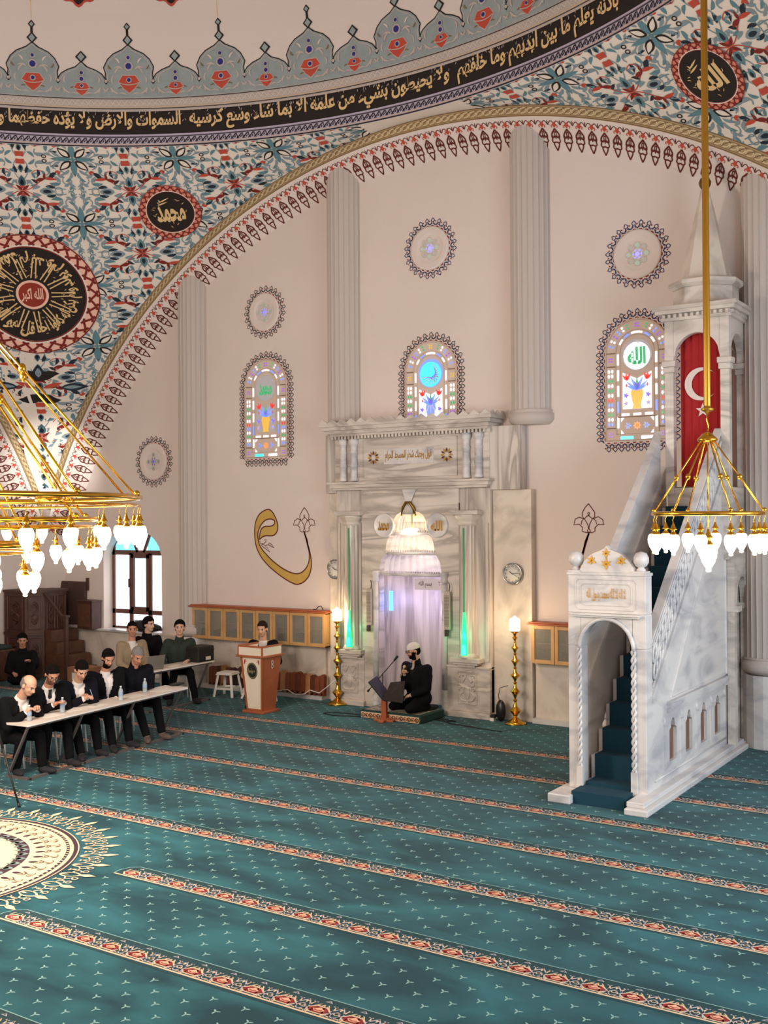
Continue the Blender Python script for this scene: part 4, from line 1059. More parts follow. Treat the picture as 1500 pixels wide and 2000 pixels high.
def stained(cx, idx, kind):
    t = thing('window_%d' % idx, None, None, (0, 0, 0)); st(t)
    b = MB(); hw = .49
    ap = arch_path(cx, hw, ZB, ZSP, 20)
    b.prism(ap, lambda u, v, w_: (u, WY-.012+.03*w_, v), 0)
    F = Orn(b, lambda u, v, l: Vector((u, WY-.012-.0015*l, v))); F.l = 1
    def rim(hw_, zb, w_, d): 
        P_ = arch_path(cx, hw_, zb, ZSP, 20); b.tube([(p[0], WY-.014, p[1]) for p in P_], w_, 5, 1, closed=True)
    rim(.485, ZB+.01, .018, 0); rim(.325, ZB+.10, .010, 0); rim(.262, ZB+.36, .008, 0)
    for z in (4.42+.08, 5.42, 5.62): 
        for q in (-1, 1): b.b(cx+q*.41-.075, cx+q*.41+.075, WY-.02, WY-.01, z-.008, z+.008, 2)
    b.b(cx-.30, cx+.30, WY-.02, WY-.01, 4.655, 4.67, 2)
    b.build('window_frame', [mat('window_plaster_%d' % idx, 'D9C6B8', .8), mat('window_rib_%d' % idx, 'CDB9AB', .8), mat('window_groove_%d' % idx, '8A7365', .8)], t)
    g = MB(); G = Orn(g, lambda u, v, l: Vector((cx+u, WY-.016-.0015*l, v))); G.l = 1
    rnd = random.Random(idx)
    # dashed light strips round the inner frame
    for q in (-1, 1):
        for i in range(5): G.quad([(q*.293-.016, 4.50+.235*i), (q*.293+.016, 4.50+.235*i), (q*.293+.016, 4.66+.235*i), (q*.293-.016, 4.66+.235*i)], W_ if i != 1 else BL_)
        for i in range(12):      # side columns
            z = 4.56+.072*i; c = (BL_, W_, GR_, W_, BL_, RE_, W_, GR_, W_, GR_, W_, W_)[i]
            for r_ in (-.026, .026): G.disc(q*.41+r_, z, .018, c if kind != 2 else (CY_, W_, GR_, W_, VI_, VI_, W_, GR_, W_, GR_, W_, W_)[i], n=7, ry=.028)
        for z in (4.40, 5.52):
            for (u, v) in ((-.02, -.02), (.02, -.02), (-.02, .02), (.02, .02)): G.disc(q*.41+u, z+v, .014, VI_ if kind != 2 else GO_, n=6)
        for i in range(6):      # leaves of the arch band
            a = R(14+11*i); rr = .405
            for d_ in (-.025, .025): G.disc(q*(rr+d_)*math.cos(a), ZSP+(rr+d_)*math.sin(a), .018, (BL_, W_, VI_, BL_, W_, GR_)[i], n=6)
        for i in range(3): 
            a = R(25+24*i); G.stroke([(q*.293*math.cos(a+k*.1), ZSP+.293*math.sin(a+k*.1)) for k in range(4)], .028, W_ if i != 1 else BL_)
    for (u, v) in ((-.02, -.02), (.02, -.02), (-.02, .02), (.02, .02)): G.disc(u, ZSP+.40+v, .015, VI_ if kind != 2 else GO_, n=6)
    G.quad([(-.26, 4.33), (-.06, 4.33), (-.06, 4.375), (-.26, 4.375)], CY_); G.quad([(.06, 4.33), (.26, 4.33), (.26, 4.375), (.06, 4.375)], W_)
    G.quad([(-.24, 4.68), (-.12, 4.68), (-.12, 4.715), (-.24, 4.715)], W_); G.quad([(-.06, 4.68), (.06, 4.68), (.06, 4.715), (-.06, 4.715)], W_); G.quad([(.12, 4.68), (.24, 4.68), (.24, 4.715), (.12, 4.715)], W_)
    for q in (-1, 1):
        for z in (4.44, 4.62): G.quad([(q*.25, z-.03), (q*.25, z+.03), (q*.20, z+.03*(1 if z > 4.5 else -1))], W_)
        for k in range(6): G.leaf(q*.14, 4.53, 60*k, .055, .03, (BL_, GY_)[k % 2])
    for k in range(8): G.leaf(0, 4.53, 45*k, .06, .035, OR_)
    # bouquet
    G.quad([(-.22, 4.78), (.22, 4.78), (.22, 5.32), (.0, 5.22), (-.22, 5.32)], GY_ if kind == 1 else W_); G.l = 2
    G.quad([(-.075, 4.78), (.075, 4.78), (.05, 4.84), (.10, 5.0), (.08, 5.08), (-.08, 5.08), (-.10, 5.0), (-.05, 4.84)], GO_ if kind != 2 else BL_)
    G.l = 3
    for u in (-.05, 0, .05): G.stroke([(u, 4.8), (u*1.6, 4.95), (u*.4, 5.06)], .010, GO_ if kind == 2 else OR_)
    for a, L, c in ((90, .2, GR_), (65, .22, BL_), (115, .22, BL_), (40, .22, BL_), (140, .22, BL_), (75, .14, VI_), (105, .14, VI_), (25, .18, BL_), (155, .18, BL_)): G.leaf(0, 5.05, a, L, .045, c)
    for q in (-1, 1):
        for a in (50, 80, 110): G.leaf(q*.15, 5.20, a if q > 0 else 180-a, .11, .045, RE_)
        for k in range(5): G.leaf(q*.17, 4.98, 72*k, .045, .03, BL_ if k % 2 else VI_); G.leaf(q*.17, 4.86, 72*k+20, .04, .025, OR_ if k % 2 else BL_)
        G.leaf(q*.16, 5.10, 90, .06, .03, RE_)
    # calligraphy disc
    G.l = 2; G.disc(0, 5.58, .235, GY_ if kind != 2 else BL_, n=28); G.l = 3; G.disc(0, 5.56, .205, (W_, GY_, CY_)[(0, 1, 2)[{3: 0, 1: 1, 2: 2}[kind]]], n=28); G.l = 4
    if kind == 3: letters(g, 'الله', lambda u, v: Vector((cx-.14+.28*u, WY-.026, 5.43+.26*v)), GR_, bold=.05)
    elif kind == 1: letters(g, 'محمد', lambda u, v: Vector((cx-.15+.30*u, WY-.026, 5.45+.22*v)), GR_, bold=.05)
    else:
        for k in range(9):
            a = R(200+16*k); G.curve([(.18*math.cos(a), 5.56+.18*math.sin(a)), (.02*k-.05, 5.56), (.17*math.cos(a+1.9), 5.56+.17*math.sin(a+1.9))], .016, BL_ if k % 2 else 7)
    g.build('pane', GL, t)
    c = MB(); op = arch_path(cx, .50, ZB-.02, ZSP, 24)
    border(c, op, flip=1)
    border(c, [(cx+.50, ZB-.02), (cx-.50, ZB-.02)], flip=1)
    c.build('painted_border', [NAVYB if kind == 3 else NAVYD, MARB_R], t)
stained(-12.65, 2, 1); stained(-9.13, 3, 2); stained(-5.59, 4, 3)
def rosette(cx, cz, idx, r=.375, glow=.5):
    t = thing('window_%d' % idx, None, None, (0, 0, 0)); st(t)
    b = MB(); b.M = Matrix.Translation((cx, WY, cz)) @ Matrix.Rotation(PI/2, 4, 'X')
    b.lathe([(r, -.01), (r, .03), (r-.03, .045), (r-.07, .03), (r-.09, .035), (r-.13, .02), (r-.15, .012), (.001, .012)], (0, 0, 0), 48)
    for k in range(8):
        a = 2*PI*k/8; b.lathe([(.052, .01), (.052, .022), (.040, .022), (.040, .012)], (.135*math.cos(a), .135*math.sin(a), 0), 14)
    b.lathe([(.05, .01), (.05, .022), (.038, .022)], (0, 0, 0), 14, cap=False)
    b.build('window_frame', [WALL], t)
    g = MB(); G = Orn(g, lambda u, v, l: Vector((cx+u, WY-.016-.002*l, cz+v))); G.l = 1
    for k in range(8):
        a = 2*PI*k/8; G.disc(.135*math.cos(a), .135*math.sin(a), .038, 1 if k % 2 else 2, n=10); G.leaf(.055*math.cos(a+.39), .055*math.sin(a+.39), math.degrees(a)+22, .045, .02, 2)
    G.disc(0, 0, .036, 0, n=10)
    for k in range(6): a = 2*PI*k/6; G.disc(.058*math.cos(a), .058*math.sin(a), .016, 0, n=7)
    g.build('pane', [glass('rosette_violet_%d' % idx, '7C78F0', glow*1.4), glass('rosette_grey_%d' % idx, 'B4ACA8', .15), glass('rosette_green_%d' % idx, '9AA898', glow*.4)], t)
    c = MB(); border(c, [((cx)+(r+.005)*math.cos(-2*PI*i/40), cz+(r+.005)*math.sin(-2*PI*i/40)) for i in range(41)]); c.v = [(cx+(v[0]-cx)*.99, v[1], cz+(v[2]-cz)*.99) for v in c.v]
    c.build('painted_border', [NAVYB if idx == 8 or idx == 7 else NAVYD, MARB_R], t)
rosette(-15.52, 4.33, 5, .37, .0); rosette(-12.67, 6.98, 6, .35, .5); rosette(-9.13, 7.65, 7, .365, .9); rosette(-5.57, 7.06, 8, .365, .9)
# daylight window, lower left
t = thing('window_1', None, None, (0, 0, 0)); st(t)
b = MB(); fy0, fy1 = WY+.22, WY+.28; BRN = mat('window_brown_frame', '6B463C', .45)
xl, xr = WX0+.02, WX1-.0; wd = .075
m1, m2 = xl+(xr-xl)*.335, xl+(xr-xl)*.665
for x0, x1, z0, z1 in ((xl, xl+wd, WZ0, 2.62), (xr-wd, xr, WZ0, 2.62), (xl, xr, WZ0, WZ0+.07), (xl, xr, 1.26, 1.35), (xl, xr, 2.46, 2.56), (m1-.05, m1+.05, WZ0, 2.5), (m2-.05, m2+.05, WZ0, 2.5)): b.b(x0, x1, fy0, fy1, z0, z1)
for x0, x1, z0, z1 in ((m1+.02, m1+.09, 1.33, 2.48), (m2-.09, m2-.02, 1.33, 2.48), (m1+.02, m2-.02, 1.33, 1.41), (m1+.02, m2-.02, 2.40, 2.48)): b.b(x0, x1, fy0-.02, fy1, z0, z1)
pa = [((xl+xr)/2-(xr-xl)/2*.98*math.cos(PI*i/14), 2.52+.44*math.sin(PI*i/14)**.75) for i in range(15)]
for a, c in zip(pa, pa[1:]): b.bar((a[0], fy0+.03, a[1]), (c[0], fy0+.03, c[1]), .06, .075)
xc = (xl+xr)/2
b.bar((xc-.09, fy0+.03, 2.52), (xc-.28, fy0+.03, 2.93), .06, .06); b.bar((xc+.09, fy0+.03, 2.52), (xc+.28, fy0+.03, 2.93), .06, .06)
b.build('window_frame', [BRN], t)
DAY = mat('daylight_glass', 'FFFFFF', .4, emit=1.5, ecol='F6FAFF'); DAYC = mat('daylight_glass_cyan', 'BFE6F4', .4, emit=1.0, ecol='BDE8F6'); DAYB = mat('tinted_glass_blue', '6CCBE8', .4, emit=1.0, ecol='74CDEB')
for m_ in (DAY, DAYC, DAYB): m_.cycles.emission_sampling = 'AUTO'
def pane(x0, x1, z0, z1, m_):
    c = MB(); c.b(x0, x1, fy0+.03, fy0+.036, z0, z1); c.build('pane', [m_], t)
pane(xl, m1, 1.3, 2.5, DAY); pane(m2, xr, 1.3, 2.5, DAY); pane(m1, m2, 1.35, 2.46, DAYC)
pane(xl, xr, WZ0, 1.3, DAY)
pane(xl, xc-.18, 2.5, 3.0, DAYB); pane(xc+.18, xr, 2.5, 3.0, DAYB); pane(xc-.18, xc+.18, 2.5, 3.0, DAY)
c = MB(); c.b(m1-.03, m1+.0, fy0-.05, fy0, 1.85, 1.88); c.b(m1-.025, m1-.005, fy0-.06, fy0-.04, 1.80, 1.98); c.build('handle', [BRN], t)
# gold letter ornaments painted on the wall
def V(zx, zy): p = atY(460+zx/8.333, 960+zy/8.333, WY); return (p.x, p.z)
body = [(520,290),(400,360),(335,480),(313,640),(325,820),(360,950),(430,1080),(540,1210),(680,1330),(820,1430),(940,1495),(1010,1510),(1100,1480),(1180,1400),(1222,1300),(1237,1180),(1222,1030),(1190,900),(1150,760),(1120,670),(1135,720),(1180,900),(1203,1010),(1198,1130),(1155,1240),(1080,1315),(1000,1338),(900,1318),(760,1245),(620,1140),(500,1020),(420,920),(380,830),(365,720),(375,640),(420,540),(490,465),(570,447),(630,470),(640,510),(610,552),(560,565),(490,568),(430,600),(400,680),(390,780),(430,745),(490,720),(600,720),(660,680),(690,600),(680,500),(640,400),(590,320)]
strokes = [([(395,800),(410,850),(460,850),(495,820),(500,780),(470,790)], 9), ([(430,860),(500,880),(540,860),(545,835),(590,860),(630,915),(540,870)], 9), ([(420,870),(460,910),(490,930),(480,900),(520,910),(560,985),(480,925)], 9),
    ([(1120,260),(1090,310),(1050,380),(1050,440),(1075,470),(1105,440),(1125,420),(1150,440),(1175,470),(1195,430),(1195,380),(1160,310),(1120,260)], 10),
    ([(1075,470),(1010,440),(960,480),(945,550),(1010,545),(1050,590),(1050,640),(1085,660),(1120,655),(1150,660),(1200,640),(1195,590),(1230,545),(1298,550),(1280,470),(1230,445),(1175,470)], 10),
    ([(1030,545),(1040,490),(1075,465),(1110,540),(1120,600),(1100,640),(1125,655)], 9), ([(1210,545),(1200,490),(1172,465),(1135,540),(1125,600),(1140,640),(1120,655)], 9), ([(1120,430),(1110,390),(1120,375),(1132,390),(1122,430)], 8),
    ([(1120,660),(1165,780),(1195,950)], 16)]
def vav(mirror, name, lab):
    b = MB(); mx = -9.08
    def Q(p):
        x, z = V(*p); return (2*mx-x if mirror else x, z)
    O2 = Orn(b, lambda u, v, l: Vector((u, WY-.002-.0012*l, v))); O2.l = 1
    def dens(pl, k=3):       # smooth closed outline
        out = []; n = len(pl)
        for i in range(n):
            p0, p1, p2, p3 = [pl[(i+j) % n] for j in (-1, 0, 1, 2)]
            for q in range(k):
                t_ = q/k; out.append(tuple(.5*((2*p1[c])+(-p0[c]+p2[c])*t_+(2*p0[c]-5*p1[c]+4*p2[c]-p3[c])*t_*t_+(-p0[c]+3*p1[c]-3*p2[c]+p3[c])*t_**3) for c in (0, 1)))
        return out
    P_ = [Q(p) for p in dens(body)]
    O2.quad(P_, 0); O2.l = 2; O2.stroke(P_, .022, 1, True)
    for s_, w_ in strokes:
        O2.stroke([Q(p) for p in s_], w_*.0014, 1)
    tag(b.build(name, [GOLDV, MAROON]), lab, 'wall ornament', 'gold letter ornaments painted on the wall')
vav(False, 'painted_ornament', 'gold curling letter with tulip painted on the wall left of the niche')
vav(True, 'painted_ornament', 'gold curling letter with tulip painted on the wall partly behind the pulpit stair')
# ---------------- calligraphy roundels on the pendentives
def roundel(th, s, Rr, ri, lab, words, big=False, text=''):
    c0 = pend(th, s); rho = math.hypot(c0.x-X0, c0.y-YC)
    def mp(x, y, off): return pend(th+x/rho, s-y, .03+off)
    def fnn(u, v, l): return mp(u, v, .003*l)
    t = thing('calligraphy_roundel', lab, 'roundel', c0)
    def part(nm, mats, fill, par=t):
        b = local(MB(), t); fill(b, Orn(b, fnn)); return b.build(nm, mats, par)
    def ann(b, r0, r1, m_, l, n=64):
        b.add([fnn(r*math.sin(2*PI*i/n), r*math.cos(2*PI*i/n), l) for i in range(n) for r in (r0, r1)], [(2*i, 2*i+1, (2*i+3) % (2*n), (2*i+2) % (2*n)) for i in range(n)], m_)
    def disc(b, O_):
        for r0, r1 in ((.001, ri*.35), (ri*.35, ri*.7), (ri*.7, ri)): ann(b, r0, r1, 0, 1)
    d = part('disc', [BLACK, CREAM, mat('roundel_rust', '8E2E1A', .8)], disc)
    def rim(b, O_):
        ann(b, ri, Rr, 0, 1); ann(b, Rr-.02*Rr, Rr, 1, 2); ann(b, ri, ri+.02*Rr, 1, 2); ann(b, ri+.02*Rr, ri+.05*Rr, 2, 2)
        n = int(2*PI*(ri+Rr)/2/(Rr-ri)/.95); rm = (ri+Rr)/2+.01*Rr; w_ = (Rr-ri)*.30; O_.l = 3
        for k in range(n):
            for q in (0, 1):
                a0 = 2*PI*(k+q*.5)/n
                O_.stroke([((rm+w_*math.cos(PI*j/6)*(1 if q else -1))*math.sin(a0+2*PI/n*j/6), (rm+w_*math.cos(PI*j/6)*(1 if q else -1))*math.cos(a0+2*PI/n*j/6)) for j in range(7)], w_*.55, 1)
    part('rim', [PINKL if big else PINK, DRED, CREAM], rim)
    if big:
        def ce(b, O_):
            ann(b, ri*.26, ri*.31, 1, 3); ann(b, .001, ri*.26, 2, 3)
        part('centre', [BLACK, PINKL, mat('roundel_rust2', '92301C', .8)], ce)
        def tx(b, O_):
            letters(b, 'الله اكبر', lambda u, v: fnn(-.20+.40*u, -.16+.30*v, 5), 1, bold=.03)
            N = 26; O_.l = 3
            for k in range(N):
                a = 2*PI*k/N; O_.stroke([(ri*.36*math.sin(a), ri*.36*math.cos(a)), (ri*.78*math.sin(a+.08*(-1)**k), ri*.78*math.cos(a+.08*(-1)**k))], .024, 0)
            W = ['قل هو الله احد', 'الله الصمد', 'لم يلد ولم يولد', 'ولم يكن له كفوا احد']; a = 0
            for i, s_ in enumerate(W):
                span = 2*PI*(.26, .2, .26, .28)[i]
                letters(b, s_, lambda u, v, a=a, span=span: fnn((ri*(.94-.36*v))*math.sin(PI-(a+span*.97*(1-u))*-1), (ri*(.94-.36*v))*math.cos(PI-(a+span*.97*(1-u))*-1), 4), 0, bold=.03)
                a += span
            rn = random.Random(5)
            for k in range(120):
                r_ = ri*(.38+.5*rn.random()); a_ = rn.random()*2*PI; O_.leaf(r_*math.sin(a_), r_*math.cos(a_), rn.random()*360, .05, .016, 0, bend=60, n=3)
        part('calligraphy', [GOLDP, PINKL], tx)
    else:
        def tx(b, O_):
            letters(b, text, lambda u, v: fnn(-ri*.62+ri*1.24*u, -ri*.5+ri*.85*v, 3), 0, bold=.04)
            O_.l = 3; rn = random.Random(9)
            for k in range(16):
                a_ = rn.random()*2*PI; r_ = ri*(.6+.22*rn.random()); O_.leaf(r_*math.sin(a_), r_*math.cos(a_), rn.random()*180, .06, .014, 0, bend=60, n=3)
            O_.leaf(-ri*.5, ri*.35, 20, ri*.5, .03, 0); O_.leaf(-ri*.4, ri*.5, 25, ri*.5, .03, 0)
        part('calligraphy', [GOLDP], tx)
roundel(R(-45), 2.99, 1.24, .97, 'huge black calligraphy roundel with pink braided rim and rust centre', '', True)
roundel(R(-30), 1.34, .56, .42, 'small black calligraphy roundel with braided rim left of the arch top', '', False, 'محمد')
roundel(R(30.2), 1.10, .53, .41, 'small black calligraphy roundel at the upper right behind the hanging rod', '', False, 'الله')
# ================================================================= FURNITURE AND OBJECTS
FROST = mat('cabinet_glass', '9A9488', .25, alpha=.42); CABIN = mat('cabinet_inside', 'C2B6A8', .7)
BOOKC = [mat('book_%d' % i, h, .7) for i, h in enumerate(('2F5D46', '5B4A40', 'B8AFA2', '3B3A4A', '7A5B45', '8F8B86'))]
def bookcase(x0, x1, n, label, first=0):
    yb, yf, z0, z1 = WY-.07, 15.13, .935, 1.53
    t = thing('bookcase', label, 'bookcase', ((x0+x1)/2, yb, z0), group='glazed bookcases along the wall')
    def nb_(): return local(MB(), t)
    b = nb_(); b.b(x0, x1, yf+.02, yb, z0, z0+.02); b.b(x0, x1, yf+.02, yb, z1-.02, z1); b.b(x0, x0+.02, yf+.02, yb, z0, z1); b.b(x1-.02, x1, yf+.02, yb, z0, z1); b.b(x0, x1, yb-.01, yb, z0, z1, 1)
    b.b(x0+.02, x1-.02, yf+.06, yb-.01, (z0+z1)/2, (z0+z1)/2+.015, 2)
    b.build('body', [WOODL, CABIN, mat('shelf_white', 'C8C0B6', .6)], t)
    b = nb_(); b.b(x0-.06, x1+.06, yf-.05, yb, z1, z1+.025); b.b(x0-.03, x1+.03, yf-.02, yb, z1+.025, z1+.045); b.build('top_board', [WOODR], t, bevel=.006)
    w_ = (x1-x0)/n; rnd = random.Random(n)
    for i in range(n):
        a = x0+w_*i+.004; c = a+w_-.008; fr_ = .055
        b = nb_(); b.b(a, a+fr_, yf, yf+.02, z0+.004, z1-.004); b.b(c-fr_, c, yf, yf+.02, z0+.004, z1-.004); b.b(a+fr_, c-fr_, yf, yf+.02, z0+.004, z0+.062); b.b(a+fr_, c-fr_, yf, yf+.02, z1-.062, z1-.004)
        d = b.build('door', [WOODL], t, bevel=.003)
        b = nb_(); b.b(a+fr_-.003, c-fr_+.003, yf+.008, yf+.012, z0+.06, z1-.06); b.build('glass', [FROST], d)
        for q in (0, 1):
            if q and i % 3 == 1: continue
            x = a+.07; zb = z0+.02 if not q else (z0+z1)/2+.015
            h0 = .16+.06*rnd.random()
            b = nb_(); k = 0
            while x < c-.09:
                wb = .025+.03*rnd.random(); b.b(x, x+wb-.002, yf+.08, yb-.03, zb, zb+h0*(.8+.2*rnd.random()), k % 1)
                x += wb
            b.build('stored_books', [BOOKC[rnd.randrange(6)]], t)
    return t
pL = atY(375, 1200, 15.13).x; pR_ = -11.15
bookcase(pL, pR_, 8, 'long wall bookcase with eight glazed oak doors left of the niche')
pL2 = atY(1037, 1250, 15.13).x; bookcase(pL2, pL2+(pR_-pL)/8*5, 5, 'glazed oak bookcase right of the niche, partly behind the pulpit stair')
b = MB(); p = atY(622, 1187, 15.2); b.tube([(p.x-.12, 15.2, 1.585), (p.x-.05, 15.2, 1.59), (p.x, 15.2, 1.64), (p.x+.06, 15.2, 1.65), (p.x+.10, 15.2, 1.585)], .008, 6)
tag(b.build('black_cable', [BLK]), 'short black cable lying on top of the long bookcase', 'cable')
# folded wooden book stands leaning under the long bookcase
cols = ['3C2019', '4A2A20', '2E1B16', '7A3E24', '8A4A2C', 'B57E50', '5A2E1E']
SM = [mat('stand_wood_%d' % i, h, .55, noise=.2, nscale=9) for i, h in enumerate(cols)]
rnd = random.Random(4); x = -13.9; k = 0
order = [3, 3, 6, 5, 3, 0, 0, 1, 2, 2, 1, 0, 2, 2, 1, 3, 5, 4, 4, 3, 4, 5, 6, 3, 3]
side_name = ['dark brown', 'brown', 'blackish brown', 'red brown', 'chestnut', 'pale tan', 'umber']
while x < -11.30 and k < len(order):
    c = order[k]; w_ = .085+.03*rnd.random(); hh = .34+.06*rnd.random()
    ordw = ('leftmost', 'second', 'third', 'fourth', 'fifth', 'sixth', 'seventh', 'eighth', 'ninth', 'tenth', 'eleventh', 'twelfth', 'thirteenth', 'fourteenth', 'fifteenth', 'sixteenth', 'seventeenth', 'eighteenth', 'nineteenth', 'twentieth', 'twenty-first', 'twenty-second', 'twenty-third', 'twenty-fourth', 'twenty-fifth')[k]
    t = thing('book_stand', '%s folded book stand, %s from the left in the row under the long bookcase' % ({0: 'dark brown', 1: 'brown', 2: 'blackish brown', 3: 'reddish brown', 4: 'chestnut brown', 5: 'pale tan', 6: 'umber brown'}[c], ordw) if k else '%s folded book stand, leftmost in the row under the long bookcase' % 'reddish brown', 'book stand', (x, 15.21, .078), 0, 'folded book stands under the bookcase')
    for q in (0, 1):
        b = MB(); y0 = -.04+.045*q
        b.prism([(0, 0), (.015, 0), (.03, .05), (w_-.03, .05), (w_-.015, 0), (w_, 0), (w_, hh*.93), (w_*.5, hh), (0, hh*.93)], lambda u, v, w2_: (u+.004*q, y0+.03*w2_+v*.05, v))
        b.build('board', [SM[c]], t, bevel=.004)
    x += w_+.006; k += 1
# ------------- brass floor lamps
def floor_lamp(px, Y, label):
    p = atY(px, 1300, Y); t = thing('floor_lamp', label, 'lamp', (p.x, Y, .0), group='brass candlestick lamps beside the niche')
    b = MB(); b.lathe([(.17, 0), (.165, .02), (.13, .04), (.07, .07), (.045, .10)], seg=28); b.build('base', [GOLD], t)
    b = MB(); pr = [(.025, .09)]; z = .10
    for i, (r, h) in enumerate(((.09, .22), (.035, .09), (.075, .19), (.035, .07), (.075, .16), (.03, .07), (.065, .15), (.03, .06), (.06, .13), (.025, .05), (.045, .08))):
        pr += [(.02, z), (r*.5, z+h*.22), (r, z+h*.48), (r*.92, z+h*.52), (r*.4, z+h*.75), (.02, z+h)]; z += h
    pr += [(.03, z+.02), (.075, z+.05), (.08, z+.06)]
    b.lathe(pr, seg=24, smooth=False); b.build('stem', [GOLD], t)
    b = MB(); b.lathe([(.07, z+.055), (.082, z+.08), (.082, z+.22), (.07, z+.25), (.03, z+.27), (.012, z+.29), (.001, z+.30)], seg=24); b.build('lamp_shade', [mat('glowing_shade', 'FFE9C0', .4, emit=3.2, ecol='FFE0B0')], t)
    point('floor_lamp_light', (p.x, Y-.14, z+.17), 11, (1, .74, .45), .08); return t
floor_lamp(659, 15.02, 'tall brass candlestick lamp glowing at the left of the niche'); floor_lamp(1006, 15.02, 'tall brass candlestick lamp glowing at the right of the niche')
b = MB(); pts = [atY(535, 1350, 15.0), atY(560, 1347, 15.0), atY(575, 1357, 15.0), atY(593, 1356, 15.0), atY(604, 1348, 15.0), atY(622, 1354, 15.0), atY(640, 1340, 15.0), atY(662, 1322, 15.0)]
b.tube([(p.x, 15.02, max(.012, p.z)) for p in pts], .009, 6); tag(b.build('white_cable', [WHITEP]), 'white cable looping in front of the folded book stands to the left lamp', 'cable')
t = thing('round_speaker', 'black oval speaker standing on the floor beside the right brass lamp', 'speaker', (atY(978, 1370, 15.08).x, 15.08, 0))
b = MB(); b.ell((0, 0, .17), (.085, .06, .17)); b.build('body', [BLKS], t); b = MB(); b.tube([(0, -.03, .30), (-.03, -.02, .40), (-.02, .02, .52), (.10, .05, .56)], .006, 6); b.build('cord', [BLK], t); b = MB(); b.b(-.17, -.10, -.05, .03, 0, .05, 1); b.b(-.16, -.09, -.04, .03, .05, .10, 0); b.build('plug', [BLK, WHITEP], t)
def floor_cord(pts, r, name, label):
    b = MB(); P_ = [atF(x, y, .012) for x, y in pts]; b.tube([(p.x, p.y, .012) for p in P_], r, 6); tag(b.build(name, [BLK]), label, 'cable')
floor_cord([(718, 1398), (680, 1393), (640, 1391), (632, 1393), (650, 1397), (720, 1400)], .008, 'audio_cable', 'dark cable looping on the carpet left of the reciter platform')
floor_cord([(840, 1403), (862, 1408), (890, 1409), (850, 1401), (880, 1413), (930, 1421), (980, 1429)], .008, 'audio_cable', 'dark cable running over the carpet right of the reciter platform')
# ------------- reciter's platform, book rest, microphones
px0, px1, py0, py1 = -9.80, -8.66, 14.22, 14.95
t = thing('floor_platform', 'low carpeted platform with patterned front edge under the kneeling reciter', 'platform', ((px0+px1)/2, (py0+py1)/2, 0))
b = local(MB(), t); b.b(px0, px1, py0, py1, 0.0, .13, 0); b.build('cushion', [mat('platform_green', '1A3B38', .95)], t, bevel=.02)
b = local(MB(), t); Q = Orn(b, lambda u, v, l: Vector((u, py0-.004-.002*l, v))); Q.l = 1
Q.quad([(px0+.03, .012), (px1-.03, .012), (px1-.03, .105), (px0+.03, .105)], 0)
n = 15
for i in range(n):
    x = px0+.07+(px1-px0-.14)*i/(n-1); Q.l = 2; Q.disc(x, .055, .036, 2 if i % 2 else 1, n=12); Q.l = 3; Q.disc(x, .055, .022, 0, n=10); Q.l = 4; Q.disc(x, .05, .012, 1, n=8)
    Q.leaf(x+.04, .03, 60, .06, .02, 2); 
Q2 = Orn(b, lambda u, v, l: Vector((u, v, .132+.001*l))); Q2.l = 1; Q2.quad([(px0+.05, py0+.04), (px1-.05, py0+.04), (px1-.05, py1-.04), (px0+.05, py1-.04)], 3)
rn = random.Random(2)
for i in range(260): Q2.l = 2; Q2.leaf(px0+.08+(px1-px0-.16)*rn.random(), py0+.06+(py1-py0-.12)*rn.random(), rn.random()*360, .05, .02, rn.choice((0, 0, 1, 2)))
b.build('woven_pattern', [CCREAM, BLACK, mat('woven_rust', 'A5562E', .9), mat('woven_grey', '8C877C', .95)], t)
q = atF(751, 1409); t = thing('book_rest', 'wooden pedestal book rest with a large dark open book in front of the reciter', 'book rest', (q.x, q.y, 0), R(8))
b = MB(); b.b(-.17, .17, -.05, .05, 0, .035); b.b(-.05, .05, -.15, .15, 0, .035); b.lathe([(.11, .03), (.09, .06)], seg=4); b.build('foot', [WOODR], t, bevel=.008)
b = MB(); b.b(-.042, .042, -.035, .035, .05, .34); b.build('column', [WOODR], t, bevel=.006)
b = MB(); b.bar((0, 0, .33), (0, .0, .42), .05, .04); b.build('holder', [BLK], t)
def pane3(p, nm, m_):
    b = MB(); a, c, d, e = [Vector(v) for v in p]; n_ = (c-a).cross(e-a).normalized()*.018
    b.add([a, c, d, e, a+n_, c+n_, d+n_, e+n_], [(0, 1, 2, 3), (7, 6, 5, 4), (0, 4, 5, 1), (1, 5, 6, 2), (2, 6, 7, 3), (3, 7, 4, 0)], 0); return b.build(nm, [m_], t)
pane3([(-.26, -.05, .60), (.02, -.10, .34), (.04, .16, .36), (-.24, .22, .66)], 'book_cover', BLK)
pane3([(.02, -.10, .34), (.36, -.10, .32), (.30, .14, .62), (.04, .16, .58)], 'book_cover', mat('book_dark_brown', '1E1310', .6))
q = atF(748, 1388); t = thing('microphone_stand', 'black microphone stand with long boom left of the reciter', 'microphone stand', (q.x, q.y, 0))
b = MB()
for a in (0, 120, 240): b.bar((0, 0, .12), (.22*math.cos(R(a+20)), .22*math.sin(R(a+20)), .01), .018, .018)
b.build('tripod_base', [BLK], t); b = MB(); b.tube([(0, 0, .08), (0, 0, .62)], .010, 8); b.build('pole', [BLK], t)
b = MB(); b.tube([(-.27, -.05, .30), (.22, .05, .86)], .008, 8); b.tube([(-.27, -.05, .30), (-.24, -.045, .335)], .017, 8); b.build('boom', [BLK], t)
b = MB(); b.cap((.20, .045, .84), (.25, .055, .90), .015, .022); b.build('microphone', [BLK], t)
